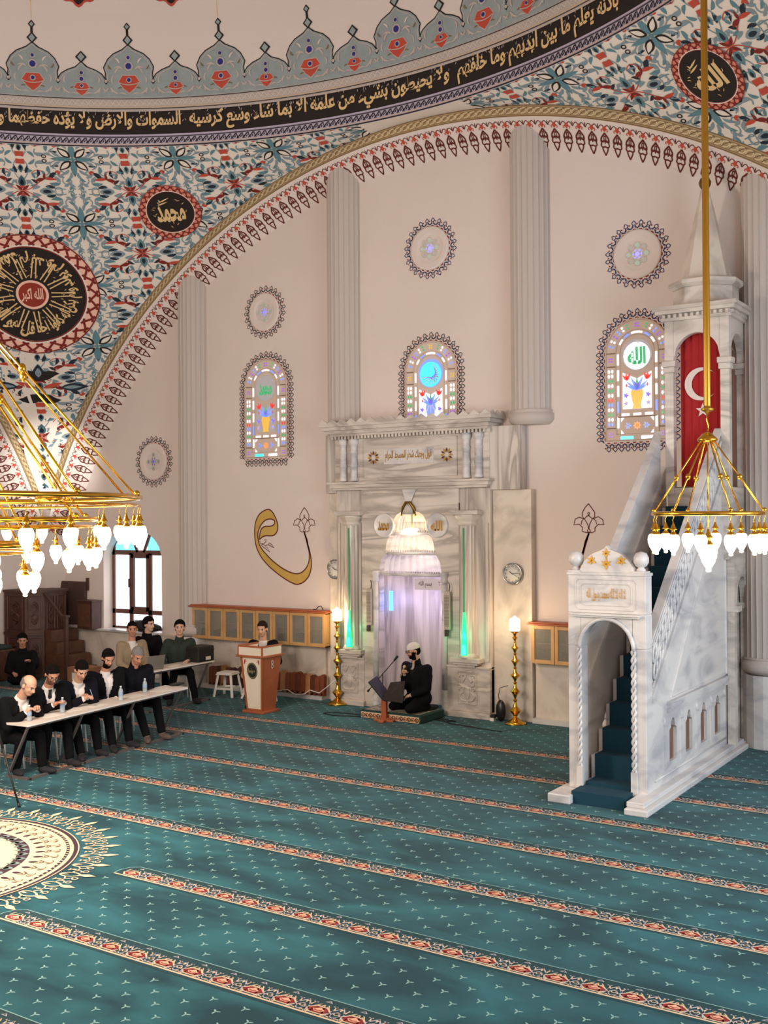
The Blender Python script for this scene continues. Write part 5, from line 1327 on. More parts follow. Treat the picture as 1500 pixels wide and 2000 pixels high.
# ------------- lectern
lx, ly = -11.50, 13.82; t = thing('lectern', 'tapered wooden lectern with cream front panel and round black emblem', 'lectern', (lx, ly, 0)); t.scale = (.80, .80, 1)
b = MB(); b.b(-.29, .27, -.27, .27, 0, .04); b.build('base', [WOODR], t, bevel=.008)
b = MB()
def fr(z, f=0): k = z/1.0; return .20+.11*k, .20+.10*k
def fpt(sx, sy, z): w_, d_ = fr(z); return (sx*w_, sy*d_, z)
zs_ = (.04, .92); b.add([fpt(sx, sy, z) for z in zs_ for sx, sy in ((-1, -1), (1, -1), (1, 1), (-1, 1))], [(0, 1, 5, 4), (1, 2, 6, 5), (2, 3, 7, 6), (3, 0, 4, 7)], 0); b.build('body', [WOODR], t)
b = MB(); y = lambda z: -fr(z)[1]-.006; e = .035
for (za, zb, f0, f1) in ((.05, .92, -1, -.82), (.05, .92, .82, 1)): b.add([(f0*fr(za)[0], y(za)-.01, za), (f1*fr(za)[0], y(za)-.01, za), (f1*fr(zb)[0], y(zb)-.01, zb), (f0*fr(zb)[0], y(zb)-.01, zb), (f0*fr(za)[0], y(za)+.02, za), (f1*fr(za)[0], y(za)+.02, za), (f1*fr(zb)[0], y(zb)+.02, zb), (f0*fr(zb)[0], y(zb)+.02, zb)], [(0, 1, 2, 3), (0, 3, 7, 4), (1, 5, 6, 2)], 0)
b.b(-.17, .17, y(.06)-.01, y(.06)+.03, .04, .07); b.build('edge_trim', [WOODR], t)
b = MB(); b.add([(-.82*fr(.07)[0], y(.07), .07), (.82*fr(.07)[0], y(.07), .07), (.82*fr(.92)[0], y(.92), .92), (-.82*fr(.92)[0], y(.92), .92)], [(0, 1, 2, 3)], 0); pnl = b.build('front_panel', [mat('lectern_cream', 'E6D8C2', .5)], t)
b = MB(); Q = Orn(b, lambda u, v, l: Vector((u, -fr(.70+v)[1]-.012-.003*l, .70+v))); Q.l = 1; Q.disc(0, 0, .135, 0, n=32); Q.l = 2; Q.ring(0, 0, .118, .008, 1, n=32); 
letters(b, 'طولما', lambda u, v: Vector((-.085+.17*u, -.30, .65+.09*v)), 1, bold=.03)
b.build('round_emblem', [mat('emblem_black', '1F211A', .5), mat('emblem_khaki', '9A9468', .5)], t)
for s_ in (-1, 1):
    b = MB(); Q = Orn(b, lambda u, v, l: Vector((s_*.165+u, -fr(.86)[1]-.014-.002*l, .855+v))); Q.l = 1; Q.quad([(-.035*s_, -.015), (.0, .03), (.035*s_, .02), (.035*s_, -.05), (.02*s_, -.05), (.0, -.005)], 0); Q.l = 2; Q.ring(.0, .005, .010, .004, 1, n=8); b.build('flag_sticker', [mat('sticker_red', 'B0201C', .5), WHITEP], t)
b = MB(); Q = Orn(b, lambda u, v, l: Vector((fr(.82)[0]+.008+.002*l, u, .80+v))); Q.l = 1; Q.disc(0, .028, .035, 0, n=16); Q.disc(0, -.035, .035, 0, n=16); Q.l = 2; Q.disc(0, .028, .022, 1, n=12); Q.disc(0, -.035, .022, 1, n=12); b.build('side_sticker', [WHITEP, mat('sticker_brown', '7A4A32', .5)], t)
b = MB(); b.b(-.37, .34, -.36, .34, .92, .955); b.build('top_shelf', [WOODR], t, bevel=.006)
b = MB()
for x0, x1, y0, y1 in ((-.33, .31, -.335, -.32), (.295, .31, -.33, .28), (-.33, -.315, -.33, .28)): b.b(x0, x1, y0, y1, .955, 1.09, 0)
b.b(-.33, .31, -.34, -.315, 1.085, 1.115, 1); b.b(.285, .315, -.33, .30, 1.085, 1.115, 1); b.b(-.34, -.31, -.33, .30, 1.085, 1.115, 1)
for x0 in (-.34, .285): b.b(x0, x0+.03, -.342, -.312, .955, 1.09, 1)
b.build('top_rim', [mat('rim_cream', 'E2D4C0', .5), WOODR], t)
# ------------- long tables
def table(p0, p1, depth, z, legs, label, loc_z=0):
    a, c = Vector((p0[0], p0[1], 0)), Vector((p1[0], p1[1], 0)); L = (c-a).length; ang = math.atan2(c.y-a.y, c.x-a.x)
    t = thing('long_table', label, 'table', (a.x, a.y, 0), ang, 'narrow folding tables')       # local x along, +y away from the room centre
    b = MB(); b.b(-.03, L+.03, -.03, depth+.03, z-.028, z, 0); b.b(-.032, L+.032, -.032, -.028, z-.03, z-.012, 1); b.build('tabletop', [mat('table_top_cream', 'D9CCC0', .45), mat('table_edge_white', 'EDE6DE', .4)], t, bevel=.004)
    b = MB(); b.b(0, L, 0, .03, z-.055, z-.028); b.b(0, L, depth-.03, depth, z-.055, z-.028); b.build('rail', [GREYM], t)
    n_ = len(legs)
    for x in legs:
        b = MB(); b.bar((x, .01, z-.04), (x, depth-.02, .03), .035, .022); b.b(x-.02, x+.02, 0, depth, .0, .03); b.build('leg', [GREYM], t)
    b = MB(); b.b(legs[0], legs[-1], -.02, .02, .0, .03); b.build('foot_rail', [GREYM], t)
    for x in legs[0:]:
        b = MB(); b.b(x-.012, x+.012, -.03, -.02, .005, .028); b.build('foot_cap', [BLK], t)
    return t
TA, TBp = (-10.93, 8.68), (-11.30, 11.82)
table(TA, TBp, .36, .69, (.02, .98, 2.02, 3.08), 'long narrow folding table with bottles and papers in front of the five seated men')
T2A, T2B = (-12.98, 12.62), (-13.02, 14.30)
table(T2A, T2B, .32, .69, (.12, 1.58), 'shorter narrow folding table with laptop and black case in front of the three young men')
td = (Vector(TBp)-Vector(TA)).normalized(); tn = Vector((-td.y, td.x))
def on1(u, v): return Vector(TA)+td*u+tn*v
def bottle(x, y, z, label, g='small water bottles'):
    t = thing('water_bottle', label, 'bottle', (x, y, z), group=g)
    b = MB(); b.lathe([(.030, 0), (.032, .01), (.032, .06), (.029, .07), (.032, .08), (.032, .125), (.026, .15), (.012, .175), (.011, .185)], seg=18); b.build('body', [mat('bottle_plastic', 'C9D2D8', .12, alpha=.45)], t)
    b = MB(); b.lathe([(.0325, .07), (.0325, .115)], seg=18, cap=False); b.build('label_band', [mat('bottle_label', '8FA4C0', .5)], t)
    b = MB(); b.lathe([(.014, .182), (.014, .20), (.001, .201)], seg=14); b.build('cap', [mat('bottle_cap', 'DDE2EA', .4)], t)
for (bx, by, who) in ((57, 1408, 'standing in front of the balding man'), (122, 1392, 'in front of the man in glasses'), (236, 1368, 'standing in front of the bearded man'), (283, 1352, 'in front of the grey-haired man')):
    p = atF(bx, by, .69); bottle(p.x, p.y, .69, 'clear water bottle %s' % who)
PAPER = mat('paper_white', 'E4DCD2', .8)
for k, (u, v, a, lab) in enumerate(((.55, .16, 5, 'first from the near end'), (1.0, .18, -8, 'under the writing hand'), (1.35, .14, 10, 'beside the pen'), (2.2, .16, 4, 'in front of the man with open collar'), (2.75, .14, -10, 'at the far end'))):
    p = on1(u, v); b = MB(); b.b(-.105, .105, -.148, .148, 0, .003); o = b.build('paper_sheet', [PAPER]); o.location = (p.x, p.y, .691); o.rotation_euler = (0, 0, R(a)); tag(o, 'white paper sheet on the long table, '+lab, 'paper', 'paper sheets on the long table')
p = atF(345, 1338, .69); b = MB(); b.b(-.05, .05, -.12, .12, 0, .03); o = b.build('black_pouch', [BLK], bevel=.01); o.location = (p.x, p.y, .69); o.rotation_euler = (0, 0, R(5)); tag(o, 'flat black pouch at the far end of the long table', 'pouch')
# laptop
p = atF(312, 1306, .69); t = thing('laptop', 'grey open laptop seen from the back on the shorter table', 'laptop', (T2A[0]-.17, 12.95, .69), R(78))
b = MB(); b.b(-.17, .17, -.11, .11, 0, .018); b.build('keyboard', [GREYM], t, bevel=.003)
b = MB(); b.M = Matrix.Translation((0, -.11, .015)) @ Matrix.Rotation(R(14), 4, 'X'); b.b(-.17, .17, -.008, 0, 0, .23); b.build('lid', [mat('laptop_lid', '8B8478', .4, .3)], t, bevel=.003)
t = thing('equipment_case', 'black padded equipment case standing on the far end of the shorter table', 'case', (-13.14, 14.12, .69), 0)
b = MB(); b.b(-.16, .16, -.20, .20, 0, .27); b.build('body', [BLK], t, bevel=.02); b = MB(); b.b(.158, .166, -.02, .10, .03, .09); b.build('tag', [PAPER], t); b = MB(); b.b(-.165, .165, -.205, .205, .20, .21); b.build('zip', [BLKS], t)
b = MB(); b.b(-.08, .08, -.12, .12, 0, .004); o = b.build('paper_sheet', [PAPER]); o.location = (-13.10, 13.42, .692); tag(o, 'white paper sheet on the shorter table beside the laptop', 'paper')
# ------------- stools and chairs
def stool(loc, label, rz=0, h=.44, g='white plastic stools'):
    t = thing('plastic_stool', label, 'stool', loc, rz, g)
    b = MB(); b.b(-.15, .15, -.15, .15, h-.03, h); b.b(-.165, .165, -.165, .165, h-.05, h-.03); b.build('seat', [WHITEP], t, bevel=.012)
    for sx in (-1, 1):
        for sy in (-1, 1):
            b = MB(); b.bar((sx*.125, sy*.125, h-.03), (sx*.185, sy*.185, 0), .045, .035); b.build('leg', [WHITEP], t, bevel=.006)
    b = MB(); q = .163
    for a, c in (((-q, -q), (q, -q)), ((q, -q), (q, q)), ((q, q), (-q, q)), ((-q, q), (-q, -q))): b.bar((a[0], a[1], .15), (c[0], c[1], .15), .02, .035)
    b.build('stretcher', [WHITEP], t); return t
stool((-13.02, 14.72, 0), 'white plastic stool standing empty between the shorter table and the lectern', R(12))
stool((-12.45, 14.82, 0), 'low white step stool half hidden behind the lectern', R(5), .22)
def chair(loc, label, rz=0, g='white chairs of the men at the long table'):
    t = thing('chair', label, 'chair', loc, rz, g)
    b = MB(); b.b(-.19, .19, -.19, .19, .43, .455); b.build('seat', [WHITEP], t, bevel=.01)
    for sx in (-1, 1):
        for sy in (-1, 1):
            b = MB(); b.tube([(sx*.17, sy*.16, .43), (sx*.20, sy*.19, 0)], .013, 8); b.build('leg', [WHITEP], t)
    b = MB(); b.tube([(-.18, -.17, .43), (-.23, -.17, .80), (-.23, .17, .80), (-.18, .17, .43)], .013, 8); b.b(-.235, -.215, -.16, .16, .62, .80); b.build('backrest', [WHITEP], t)
    return t
# ------------- left end of the room: carved preacher's seat, boards, cabinet
kx0, kx1, ky0, ky1 = -18.62, -17.72, 14.22, 15.12
t = thing('preacher_seat', 'dark carved wooden preaching seat with faceted front and small stair in the corner', 'pulpit', ((kx0+kx1)/2, (ky0+ky1)/2, 0))
b = local(MB(), t); oct_ = [(kx0, ky0), (kx1-.25, ky0), (kx1, ky0+.28), (kx1, ky1-.05), (kx1-.12, ky1), (kx0, ky1)]
b.prism(oct_, lambda u, v, w_: (u, v, .0+1.72*w_), 0); b.prism([(x+(.03 if x > kx0 else 0), y+(-.03 if y < ky0+.3 else .03)) for x, y in oct_], lambda u, v, w_: (u, v, 1.72+.05*w_), 0); b.prism([(x+(.02 if x > kx0 else 0), y+(-.02 if y < ky0+.3 else .02)) for x, y in oct_], lambda u, v, w_: (u, v, .86+.05*w_), 0)
b.build('body', [WOODD], t, bevel=.01)
for (a, c) in (((kx1, ky0+.30), (kx1, ky1-.07)), ((kx1-.24, ky0+.01), (kx1-.01, ky0+.27)), ((kx0+.1, ky0), (kx1-.27, ky0))):
    d = Vector((c[0]-a[0], c[1]-a[1], 0)); L = d.length; d.normalize(); n_ = Vector((d.y, -d.x, 0))
    nn = 2 if L > .45 and a[0] == c[0] else 1
    for i in range(nn):
        u0, u1 = L*i/nn+.04, L*(i+1)/nn-.04
        for z0, z1 in ((.10, .80), (.98, 1.64)):
            b = local(MB(), t)
            f = lambda u, z, o_: Vector((a[0], a[1], 0))+d*u+n_*o_+Vector((0, 0, z))
            b.tube([f(u0, z0, .012), f(u1, z0, .012), f(u1, z1, .012), f(u0, z1, .012)], .014, 5, closed=True, smooth=False)
            uc, zc = (u0+u1)/2, (z0+z1)/2; w_ = (u1-u0)*.32; hh = (z1-z0)*.34
            for k in range(4): b.tube([f(uc+w_*math.cos(s_)*math.sin(s_*(k+2)), zc+hh*math.sin(s_), .012) for s_ in [2*PI*j/22 for j in range(22)]], .010, 4, closed=True)
            b.build('carved_panel', [WOODD2], t)
b = local(MB(), t)
for i in range(4): b.b(kx1+.02+.0, kx1+.55, ky1-.15+.0, 15.28, 0 if i == 0 else .26*i, .26*(i+1)-.0) if False else b.b(kx1+.02, kx1+.78-.19*i, ky1-.62, 15.25 if False else ky1+.06, .24*i, .24*(i+1))
b.build('steps', [WOODD2], t, bevel=.008)
b = local(MB(), t); b.b(kx1+.62, kx1+.69, ky1-.66, ky1-.59, 0, 1.25); b.b(kx1+.60, kx1+.71, ky1-.68, ky1-.57, 1.25, 1.29); b.bar((kx1+.0, ky1-.62, 1.70), (kx1+.65, ky1-.62, 1.15), .05, .06); b.build('handrail', [WOODD], t, bevel=.006)
a0, a1 = atY(52, 1150, 15.32), atY(165, 1150, 15.32)
b = MB(); b.b(max(a0.x, -18.66), a1.x, 15.33, WY-.002, 1.0, 1.90, 0); o = b.build('padded_board', [mat('board_brown', '4B352D', .7)], bevel=.02); tag(o, 'dark brown backboard on the wall behind the preaching seat', 'board')
t = thing('wall_cabinet', 'small dark wooden cupboard on the dado left of the daylight window', 'cabinet', (-17.22, 15.22, .95))
b = MB(); b.b(-.22, .22, -.12, .12, 0, .56); b.b(-.24, .24, -.14, .14, .56, .59); b.build('body', [WOODD], t, bevel=.006); b = MB(); b.b(-.17, .17, -.135, -.12, .05, .51); b.build('door', [WOODD2], t, bevel=.006)
b = MB(); b.b(atY(171, 1148, 15.38).x-.03, atY(171, 1148, 15.38).x+.03, 15.36, WY, 1.72, 1.98); tag(b.build('wall_thermometer', [WOODD]), 'small narrow dark wooden plaque on the wall above the cupboard', 'plaque')
t = thing('bench', 'curved brown wooden bench with dark teal cover at the left wall', 'bench', (-18.25, 13.3, 0))
b = MB(); b.b(-.40, .22, -1.6, .75, 0, .62); b.build('front', [WOODD2], t, bevel=.02); b = MB(); b.b(-.40, .18, -1.5, .70, .62, .70); b.build('cover', [mat('cover_dark_teal', '2C3A36', .9)], t, bevel=.03)
b = MB(); b.prism([(-1.5, .7), (.7, .7), (.7, 1.3), (.4, 1.45), (-.3, 1.5), (-1.5, 1.5)], lambda u, v, w_: (-.42+.07*w_, u, v)); b.build('backrest', [mat('backrest_teal', '33403C', .9)], t, bevel=.01)
t = thing('bag', 'black rounded bag lying on the sill of the daylight window', 'bag', (atY(283, 1235, 15.3).x, 15.30, .962))
b = MB(); b.ell((0, 0, .09), (.46, .13, .10)); b.ell((-.05, 0, .13), (.30, .11, .10)); b.v = [(x, y, max(0, z)) for x, y, z in b.v]; b.build('body', [BLK], t)
b = MB(); b.tube([(-.40, -.06, .14), (-.2, -.09, .215), (.05, -.09, .235), (.25, -.09, .20), (.42, -.05, .12)], .008, 6); b.build('strap', [mat('strap_blue', '22305C', .6)], t)
t = thing('carton_box', 'brown cardboard box with white label at the foot of the seat steps', 'box', (-16.35, 14.35, 0))
b = MB(); b.b(-.26, .22, -.22, .22, 0, .34); b.build('carton', [mat('cardboard', '8E6347', .8)], t, bevel=.005); b = MB(); b.b(-.12, .0, -.226, -.22, .10, .24); b.build('label', [PAPER], t)
b = MB(); b.b(-.13, .15, -.1, .12, 0, .22); o = b.build('brown_parcel', [mat('parcel_brown', '6C4332', .7)], bevel=.008); o.location = (-15.9, 14.75, 0); tag(o, 'small dark brown parcel beside the cardboard box', 'box')
# tripod at the left edge
q = atF(38, 1577); ap = Vector((q.x-.60, q.y+.02, 1.25)); t = thing('camera_tripod', 'black tripod leg reaching the carpet at the left edge', 'tripod', (ap.x, ap.y, 0))
for e_ in ((q.x, q.y, 0), (q.x-1.0, q.y-.45, 0), (q.x-1.25, q.y+.35, 0)):
    b = local(MB(), t); e_ = Vector(e_); mdp = ap.lerp(e_, .5); b.tube([ap, mdp], .016, 8); b.tube([mdp, e_], .011, 8); b.tube([e_+(ap-e_).normalized()*.05, e_], .016, 8); b.build('leg', [BLK], t)
b = local(MB(), t); b.tube([ap-Vector((0, 0, .2)), ap+Vector((0, 0, .15))], .018, 8); b.build('column', [BLK], t)
# ================================================================= CHANDELIERS
GLOW = mat('glowing_tulip_glass', 'FFF2D8', .4, emit=3.2, ecol='FFE6BC')
BR = mat('chandelier_brass', 'D8A63A', .18, 1)
def lamp_unit(t, loc, sc=1.0):
    """one hanging tulip lamp: chain, cap, glass"""
    x, y, z = loc
    b = MB(); b.tube([(x, y, z), (x+.006*sc, y, z-.03*sc), (x-.006*sc, y, z-.06*sc), (x, y, z-.09*sc)], .004*sc, 5)
    b.lathe([(.006*sc, -.085*sc), (.012*sc, -.10*sc), (.02*sc, -.125*sc), (.034*sc, -.145*sc), (.036*sc, -.15*sc), (.014*sc, -.152*sc), (.018*sc, -.17*sc), (.034*sc, -.19*sc), (.040*sc, -.20*sc)], (x, y, z), 12)
    f = b.build('lamp_holder', [BR], t)
    g = MB(); g.lathe([(.042*sc, -.198*sc), (.055*sc, -.215*sc), (.062*sc, -.25*sc), (.058*sc, -.285*sc), (.044*sc, -.325*sc), (.026*sc, -.355*sc), (.018*sc, -.365*sc), (.020*sc, -.385*sc), (.012*sc, -.392*sc), (.001, -.393*sc)], (x, y, z), 14)
    g.build('glass_shade', [GLOW], f)
def ring_mesh(t, r, z, tr, name='ring'):
    b = MB(); b.tube([(r*math.cos(2*PI*i/72), r*math.sin(2*PI*i/72), z) for i in range(72)], tr, 8, closed=True); return b.build(name, [BR], t)
# great chandelier in the middle of the room
CXX, CYY = -9.03, 5.75
t = thing('great_chandelier', 'huge tiered brass ring chandelier with many glowing tulip glasses at the left edge', 'chandelier', (CXX, CYY, 0))
tiers = [(2.15, 3.40, 32), (1.74, 3.20, 26), (1.18, 2.97, 16)]
APX = 5.75
for (r, z, n) in tiers:
    ring_mesh(t, r, z, .024); ring_mesh(t, r-.03, z-.07, .012, 'lower_ring')
    for i in range(n):
        a = 2*PI*(i+.35)/n; lamp_unit(t, (r*math.cos(a), r*math.sin(a), z-.07), 1.0)
for k, (r, z, n) in enumerate(tiers):
    for i in range(12 if k == 0 else 8):
        a = 2*PI*(i+.2+.3*k)/(12 if k == 0 else 8)
        p1 = Vector((r*math.cos(a), r*math.sin(a), z)); p0 = Vector((.10*math.cos(a), .10*math.sin(a), APX-.25*k))
        b = MB(); b.tube([p0, p1], .011, 6); m_ = p0.lerp(p1, .5); b.ell(m_, (.035, .035, .05)); b.ell(p1+Vector((0, 0, .03)), (.03, .03, .03)); b.build('rod', [BR], t)
b = MB(); b.lathe([(.02, APX-.3), (.12, APX-.25), (.16, APX-.05), (.10, APX+.05), (.05, APX+.12), (.035, APX+.2), (.035, 14.9)], seg=16); b.lathe([(.03, 2.7), (.10, 2.75), (.12, 2.85), (.05, 2.95), (.03, 3.0), (.03, APX)], seg=14); b.build('central_rod', [BR], t)
p = atX(95, 966, CXX+1.95*math.cos(.3))
fp = Vector((p.x, p.y, 3.40)); t2 = thing('floodlight', 'blazing white floodlight mounted on the top ring of the great chandelier', 'light', fp)
b = MB(); b.ell((0, 0, .0), (.10, .10, .055)); b.build('lens', [mat('floodlight_white', 'FFFFFF', .3, emit=14)], t2); b = MB(); b.lathe([(.11, -.055), (.11, -.015), (.09, .0)], seg=20); b.build('housing', [BR], t2)
sp = bpy.data.lights.new('floodlight_beam', 'SPOT'); sp.energy = 9000; sp.color = (1, .95, .88); sp.spot_size = R(10); sp.spot_blend = 1.0; sp.shadow_soft_size = .1
so = bpy.data.objects.new('floodlight_beam', sp); COL.objects.link(so); so.location = fp+Vector((-.1, .12, .12)); so.rotation_euler = (atY(92, 925, 15.0)-fp).to_track_quat('-Z', 'Y').to_euler()
# small chandelier on the long rod
c = atY(1382, 1003, 0.001+9.1) if False else None
dirv = (RT*(1383-750)-UP*(1003-1000)+FW*CAM_F).normalized(); k_ = 9.6/dirv.dot(FW); P0 = EYE+dirv*k_
t = thing('small_chandelier', 'small brass ring chandelier with glowing tulip glasses hanging by the pulpit stair', 'chandelier', (P0.x, P0.y, P0.z))
ring_mesh(t, .475, 0, .020)
for i in range(12): a = 2*PI*(i+.3)/12; lamp_unit(t, (.475*math.cos(a), .475*math.sin(a), 0), .92)
lamp_unit(t, (0, 0, -.03), 1.25)
b = MB(); b.tube([(0, 0, -.12), (0, 0, .66)], .007, 6); b.build('inner_rod', [BR], t)
for i in range(6):
    a = 2*PI*(i+.15)/6; p1 = Vector((.475*math.cos(a), .475*math.sin(a), .01)); p0 = Vector((.05*math.cos(a), .05*math.sin(a), .66))
    b = MB(); b.tube([p0, p1], .008, 6); b.ell(p0.lerp(p1, .52), (.024, .024, .026)); b.ell(p1+Vector((0, 0, .02)), (.02, .02, .02)); b.build('rod', [BR], t)
b = MB(); b.lathe([(.06, .63), (.085, .645), (.09, .66), (.06, .69), (.045, .71), (.01, .725)], seg=18); b.build('hub', [BR], t)
b = MB(); b.tube([(0, 0, .72), (.008, 0, .78), (-.008, 0, .84), (0, 0, .90)], .006, 6); b.build('chain', [BR], t)
b = MB(); b.lathe([(.001, .87), (.02, .90), (.055, .92), (.055, .935), (.03, .945), (.030, .96), (.030, 8.3)], seg=18); b.build('hanging_rod', [mat('rod_gold', 'C9983A', .3, .85)], t)
point('small_chandelier_light', (P0.x, P0.y, P0.z-.45), 28, (1, .76, .5), .3)
# ================================================================= PEOPLE
def remesh(mb, name, voxel, mats, parent, smooth_it=2, region=None, drop=None, extra=None):
    me = bpy.data.meshes.new(name); me.from_pydata(mb.v, [], mb.f)
    o = bpy.data.objects.new(name, me); COL.objects.link(o)
    md = o.modifiers.new('r', 'REMESH'); md.mode = 'VOXEL'; md.voxel_size = voxel
    if smooth_it: sm = o.modifiers.new('s', 'SMOOTH'); sm.factor = .5; sm.iterations = smooth_it
    dg = bpy.context.evaluated_depsgraph_get(); new = bpy.data.meshes.new_from_object(o.evaluated_get(dg))
    bpy.data.objects.remove(o); bpy.data.meshes.remove(me)
    vs = [v.co.copy() for v in new.vertices]; out = MB(); keep = []; ms = []
    for p in new.polygons:
        c = p.center
        if drop and drop(c): continue
        keep.append(tuple(p.vertices)); ms.append(region(c) if region else 0)
    used = sorted({i for f in keep for i in f}); ix = {k: j for j, k in enumerate(used)}
    out.v = [tuple(vs[i]) for i in used]; out.f = [tuple(ix[i] for i in f) for f in keep]; out.m = ms; out.sm = [True]*len(keep)
    bpy.data.meshes.remove(new)
    if extra: 
        b = len(out.v); out.v += [tuple(v) for v in extra.v]; out.f += [tuple(b+i for i in f) for f in extra.f]; out.m += extra.m; out.sm += extra.sm
    return out.build(name, mats, parent)
SKINS = [mat('skin_light', 'C99A80', .55), mat('skin_tan', 'B98368', .55), mat('skin_pale', 'D0A48C', .55)]
LIP = mat('lips', 'A0605A', .5); EYEW = mat('eye_white', 'D8D0C8', .3); IRIS = mat('iris_dark', '241812', .3)
HAIRD = mat('hair_black', '100C0A', .95, spec=.1, bump=.5, bscale=60); HAIRB = mat('hair_brown', '2C1F18', .95, spec=.1, bump=.5, bscale=60); HAIRG = mat('hair_grey', '77726E', .95, spec=.1, bump=.5, bscale=60); STUB = mat('stubble_dark', '6A4A3C', .7); STUBG = mat('stubble_grey', '8C7468', .7)
SHIRTW = mat('shirt_white', 'DCD4CE', .8); SUITK = mat('suit_black', '0D0C10', .9, spec=.15); SUITN = mat('suit_navy_black', '11111A', .9, spec=.15); COATN = mat('coat_dark', '0E0F15', .9, spec=.15, bump=.3, bscale=30)
GREENK = mat('shirt_dark_green', '1F2A24', .85); BEIGE = mat('jacket_beige', '8F7C62', .85); HOODK = mat('hoodie_black', '100F12', .9, spec=.15); TROUS = mat('trousers_black', '0B0A0D', .9, spec=.15); SOCK = mat('socks_black', '1A181C', .8); SOCKG = mat('socks_grey_brown', '5A4B45', .8); SOCKW = mat('socks_white', 'C8BEB6', .8)
def V3(*a): return Vector(a)
def ik(a, c, l1, l2, pole):
    d = c-a; D = min(d.length, (l1+l2)*.995); d.normalize(); c2 = a+d*D
    x = (l1*l1-l2*l2+D*D)/(2*D); h = math.sqrt(max(0, l1*l1-x*x)); p = pole-d*pole.dot(d); p.normalize()
    return a+d*x+p*h, c2
def person(label, loc, rz, lean=12, seat=.46, head_pitch=25, head_yaw=0, hl=None, hr=None, kl=None, kr=None, fl_=None, fr_=None, top='jacket', topm=None, shirt=SHIRTW, tie=False, trous=TROUS, sock=SOCK,
           hair='short', hairm=None, beard=None, glasses=False, cap_=False, skin=0, build=1.0, curlL=35, curlR=35, scale=1.06, kneel=False, hidden_legs=False, feet_z=.05, bendl=None):
    t = thing('person', label, 'person', (loc[0], loc[1], loc[2] if len(loc) > 2 else 0), rz); t.scale = (scale,)*3; build *= 1.10
    sk = SKINS[skin]; hairm = hairm or HAIRD
    P = V3(0, 0, seat+.09); s = V3(math.sin(R(lean)), 0, math.cos(R(lean))); y = V3(0, 1, 0)
    chest = P+s*.30; neckb = P+s*.49; sh = {q: P+s*.43+y*(q*.175*build) for q in (-1, 1)}
    hp = R(head_pitch); hyw = R(head_yaw)
    Rm = Matrix.Rotation(hyw, 3, 'Z') @ Matrix.Rotation(hp, 3, 'Y')
    hc = neckb+V3(math.sin(R(lean+head_pitch*.35))*.17, 0, math.cos(R(lean+head_pitch*.35))*.17)+(Rm @ V3(.015, 0, .02))
    def H(u, v, w_): return hc+(Rm @ V3(u, v, w_))
    Hi = Rm.transposed()
    # hands and elbows
    hands = {1: hl or V3(.28, .16, seat+.16), -1: hr or V3(.28, -.16, seat+.16)}
    el = {}
    for q in (-1, 1): el[q], hands[q] = ik(sh[q], hands[q], .29, .26, V3(-.5, q*.55, -.8))
    hips = {q: P+V3(0, q*.09, -.04) for q in (-1, 1)}
    kn = {1: kl or V3(.42, .13, seat+.04), -1: kr or V3(.42, -.13, seat+.04)}
    an = {1: fl_ or V3(.40, .13, .09), -1: fr_ or V3(.40, -.13, .09)}
    # ---- body: one continuous surface
    b = MB()
    b.cap(hips[1], hips[-1], .115, .115)
    for q in (-1, 1):
        b.cap(P+y*(q*.05), chest+y*(q*.06), .105, .115); b.cap(chest+y*(q*.05), sh[q]-s*.03-y*(q*.04), .10, .075)
        b.cap(sh[q], el[q], .052, .040); b.cap(el[q], hands[q], .040, .027)
        b.cap(hips[q], kn[q], .085, .056); b.cap(kn[q], an[q], .055, .036)
    b.cap(neckb-s*.05, hc-(Rm @ V3(.01, 0, .05)), .062, .054)
    rot = Rm
    b.ell(H(-.005, 0, .035), (.098, .077, .092), rot=rot, seg=20, ring=14); b.ell(H(.03, 0, -.015), (.066, .064, .085), rot=rot, seg=18, ring=12)
    b.ell(H(.05, 0, -.07), (.042, .044, .036), rot=rot); b.ell(H(.022, 0, -.055), (.055, .056, .045), rot=rot)
    b.cap(H(.095, 0, .018), H(.112, 0, -.016), .009, .014); b.ell(H(.103, 0, -.022), (.014, .018, .010), rot=rot)
    b.ell(H(.090, 0, -.048), (.011, .022, .010), rot=rot); b.ell(H(.088, 0, .036), (.012, .045, .010), rot=rot)
    for q in (-1, 1): b.ell(H(-.002, q*.080, .0), (.020, .012, .032), rot=rot); b.ell(H(.062, q*.035, -.015), (.022, .022, .022), rot=rot)
    ex = MB()
    for q in (-1, 1):
        fd = (hands[q]-el[q]).normalized(); cu = R(curlL if q == 1 else curlR)
        dn = V3(0, 0, -1); dn = (dn-fd*dn.dot(fd)).normalized() if abs(fd.z) < .95 else V3(1, 0, 0)
        sd = fd.cross(dn).normalized(); wv = hands[q]; pc = wv+fd*.045
        b.cap(wv, pc, .024, .026); b.cap(wv+fd*.03+sd*.018, wv+fd*.075+sd*.022, .016, .013); b.cap(wv+fd*.03-sd*.018, wv+fd*.075-sd*.022, .016, .013); b.cap(wv+fd*.04, wv+fd*.08, .018, .014)
        for i, (o_, L) in enumerate(((-.030, .062), (-.010, .074), (.010, .070), (.029, .056))):
            p0 = wv+fd*.072+sd*o_; pts = [p0]; d_ = fd.copy(); 
            for j in range(3):
                d_ = Matrix.Rotation(cu*(.6+.5*j), 3, fd.cross(dn)) @ fd; pts.append(pts[-1]+d_*L*(.42, .32, .26)[j])
            ex.tube(pts, [.0085, .008, .0075, .006], 7)
        ts = -q; p0 = wv+fd*.025+sd*(ts*.022*(1 if sd.dot(y) > 0 else -1)); side_v = sd*(ts*(1 if sd.dot(y) > 0 else -1))
        ex.tube([p0, p0+(fd*.5+side_v*.8+dn*.2).normalized()*.035, p0+(fd*.8+side_v*.5+dn*.5).normalized()*.062], [.011, .010, .007], 7)
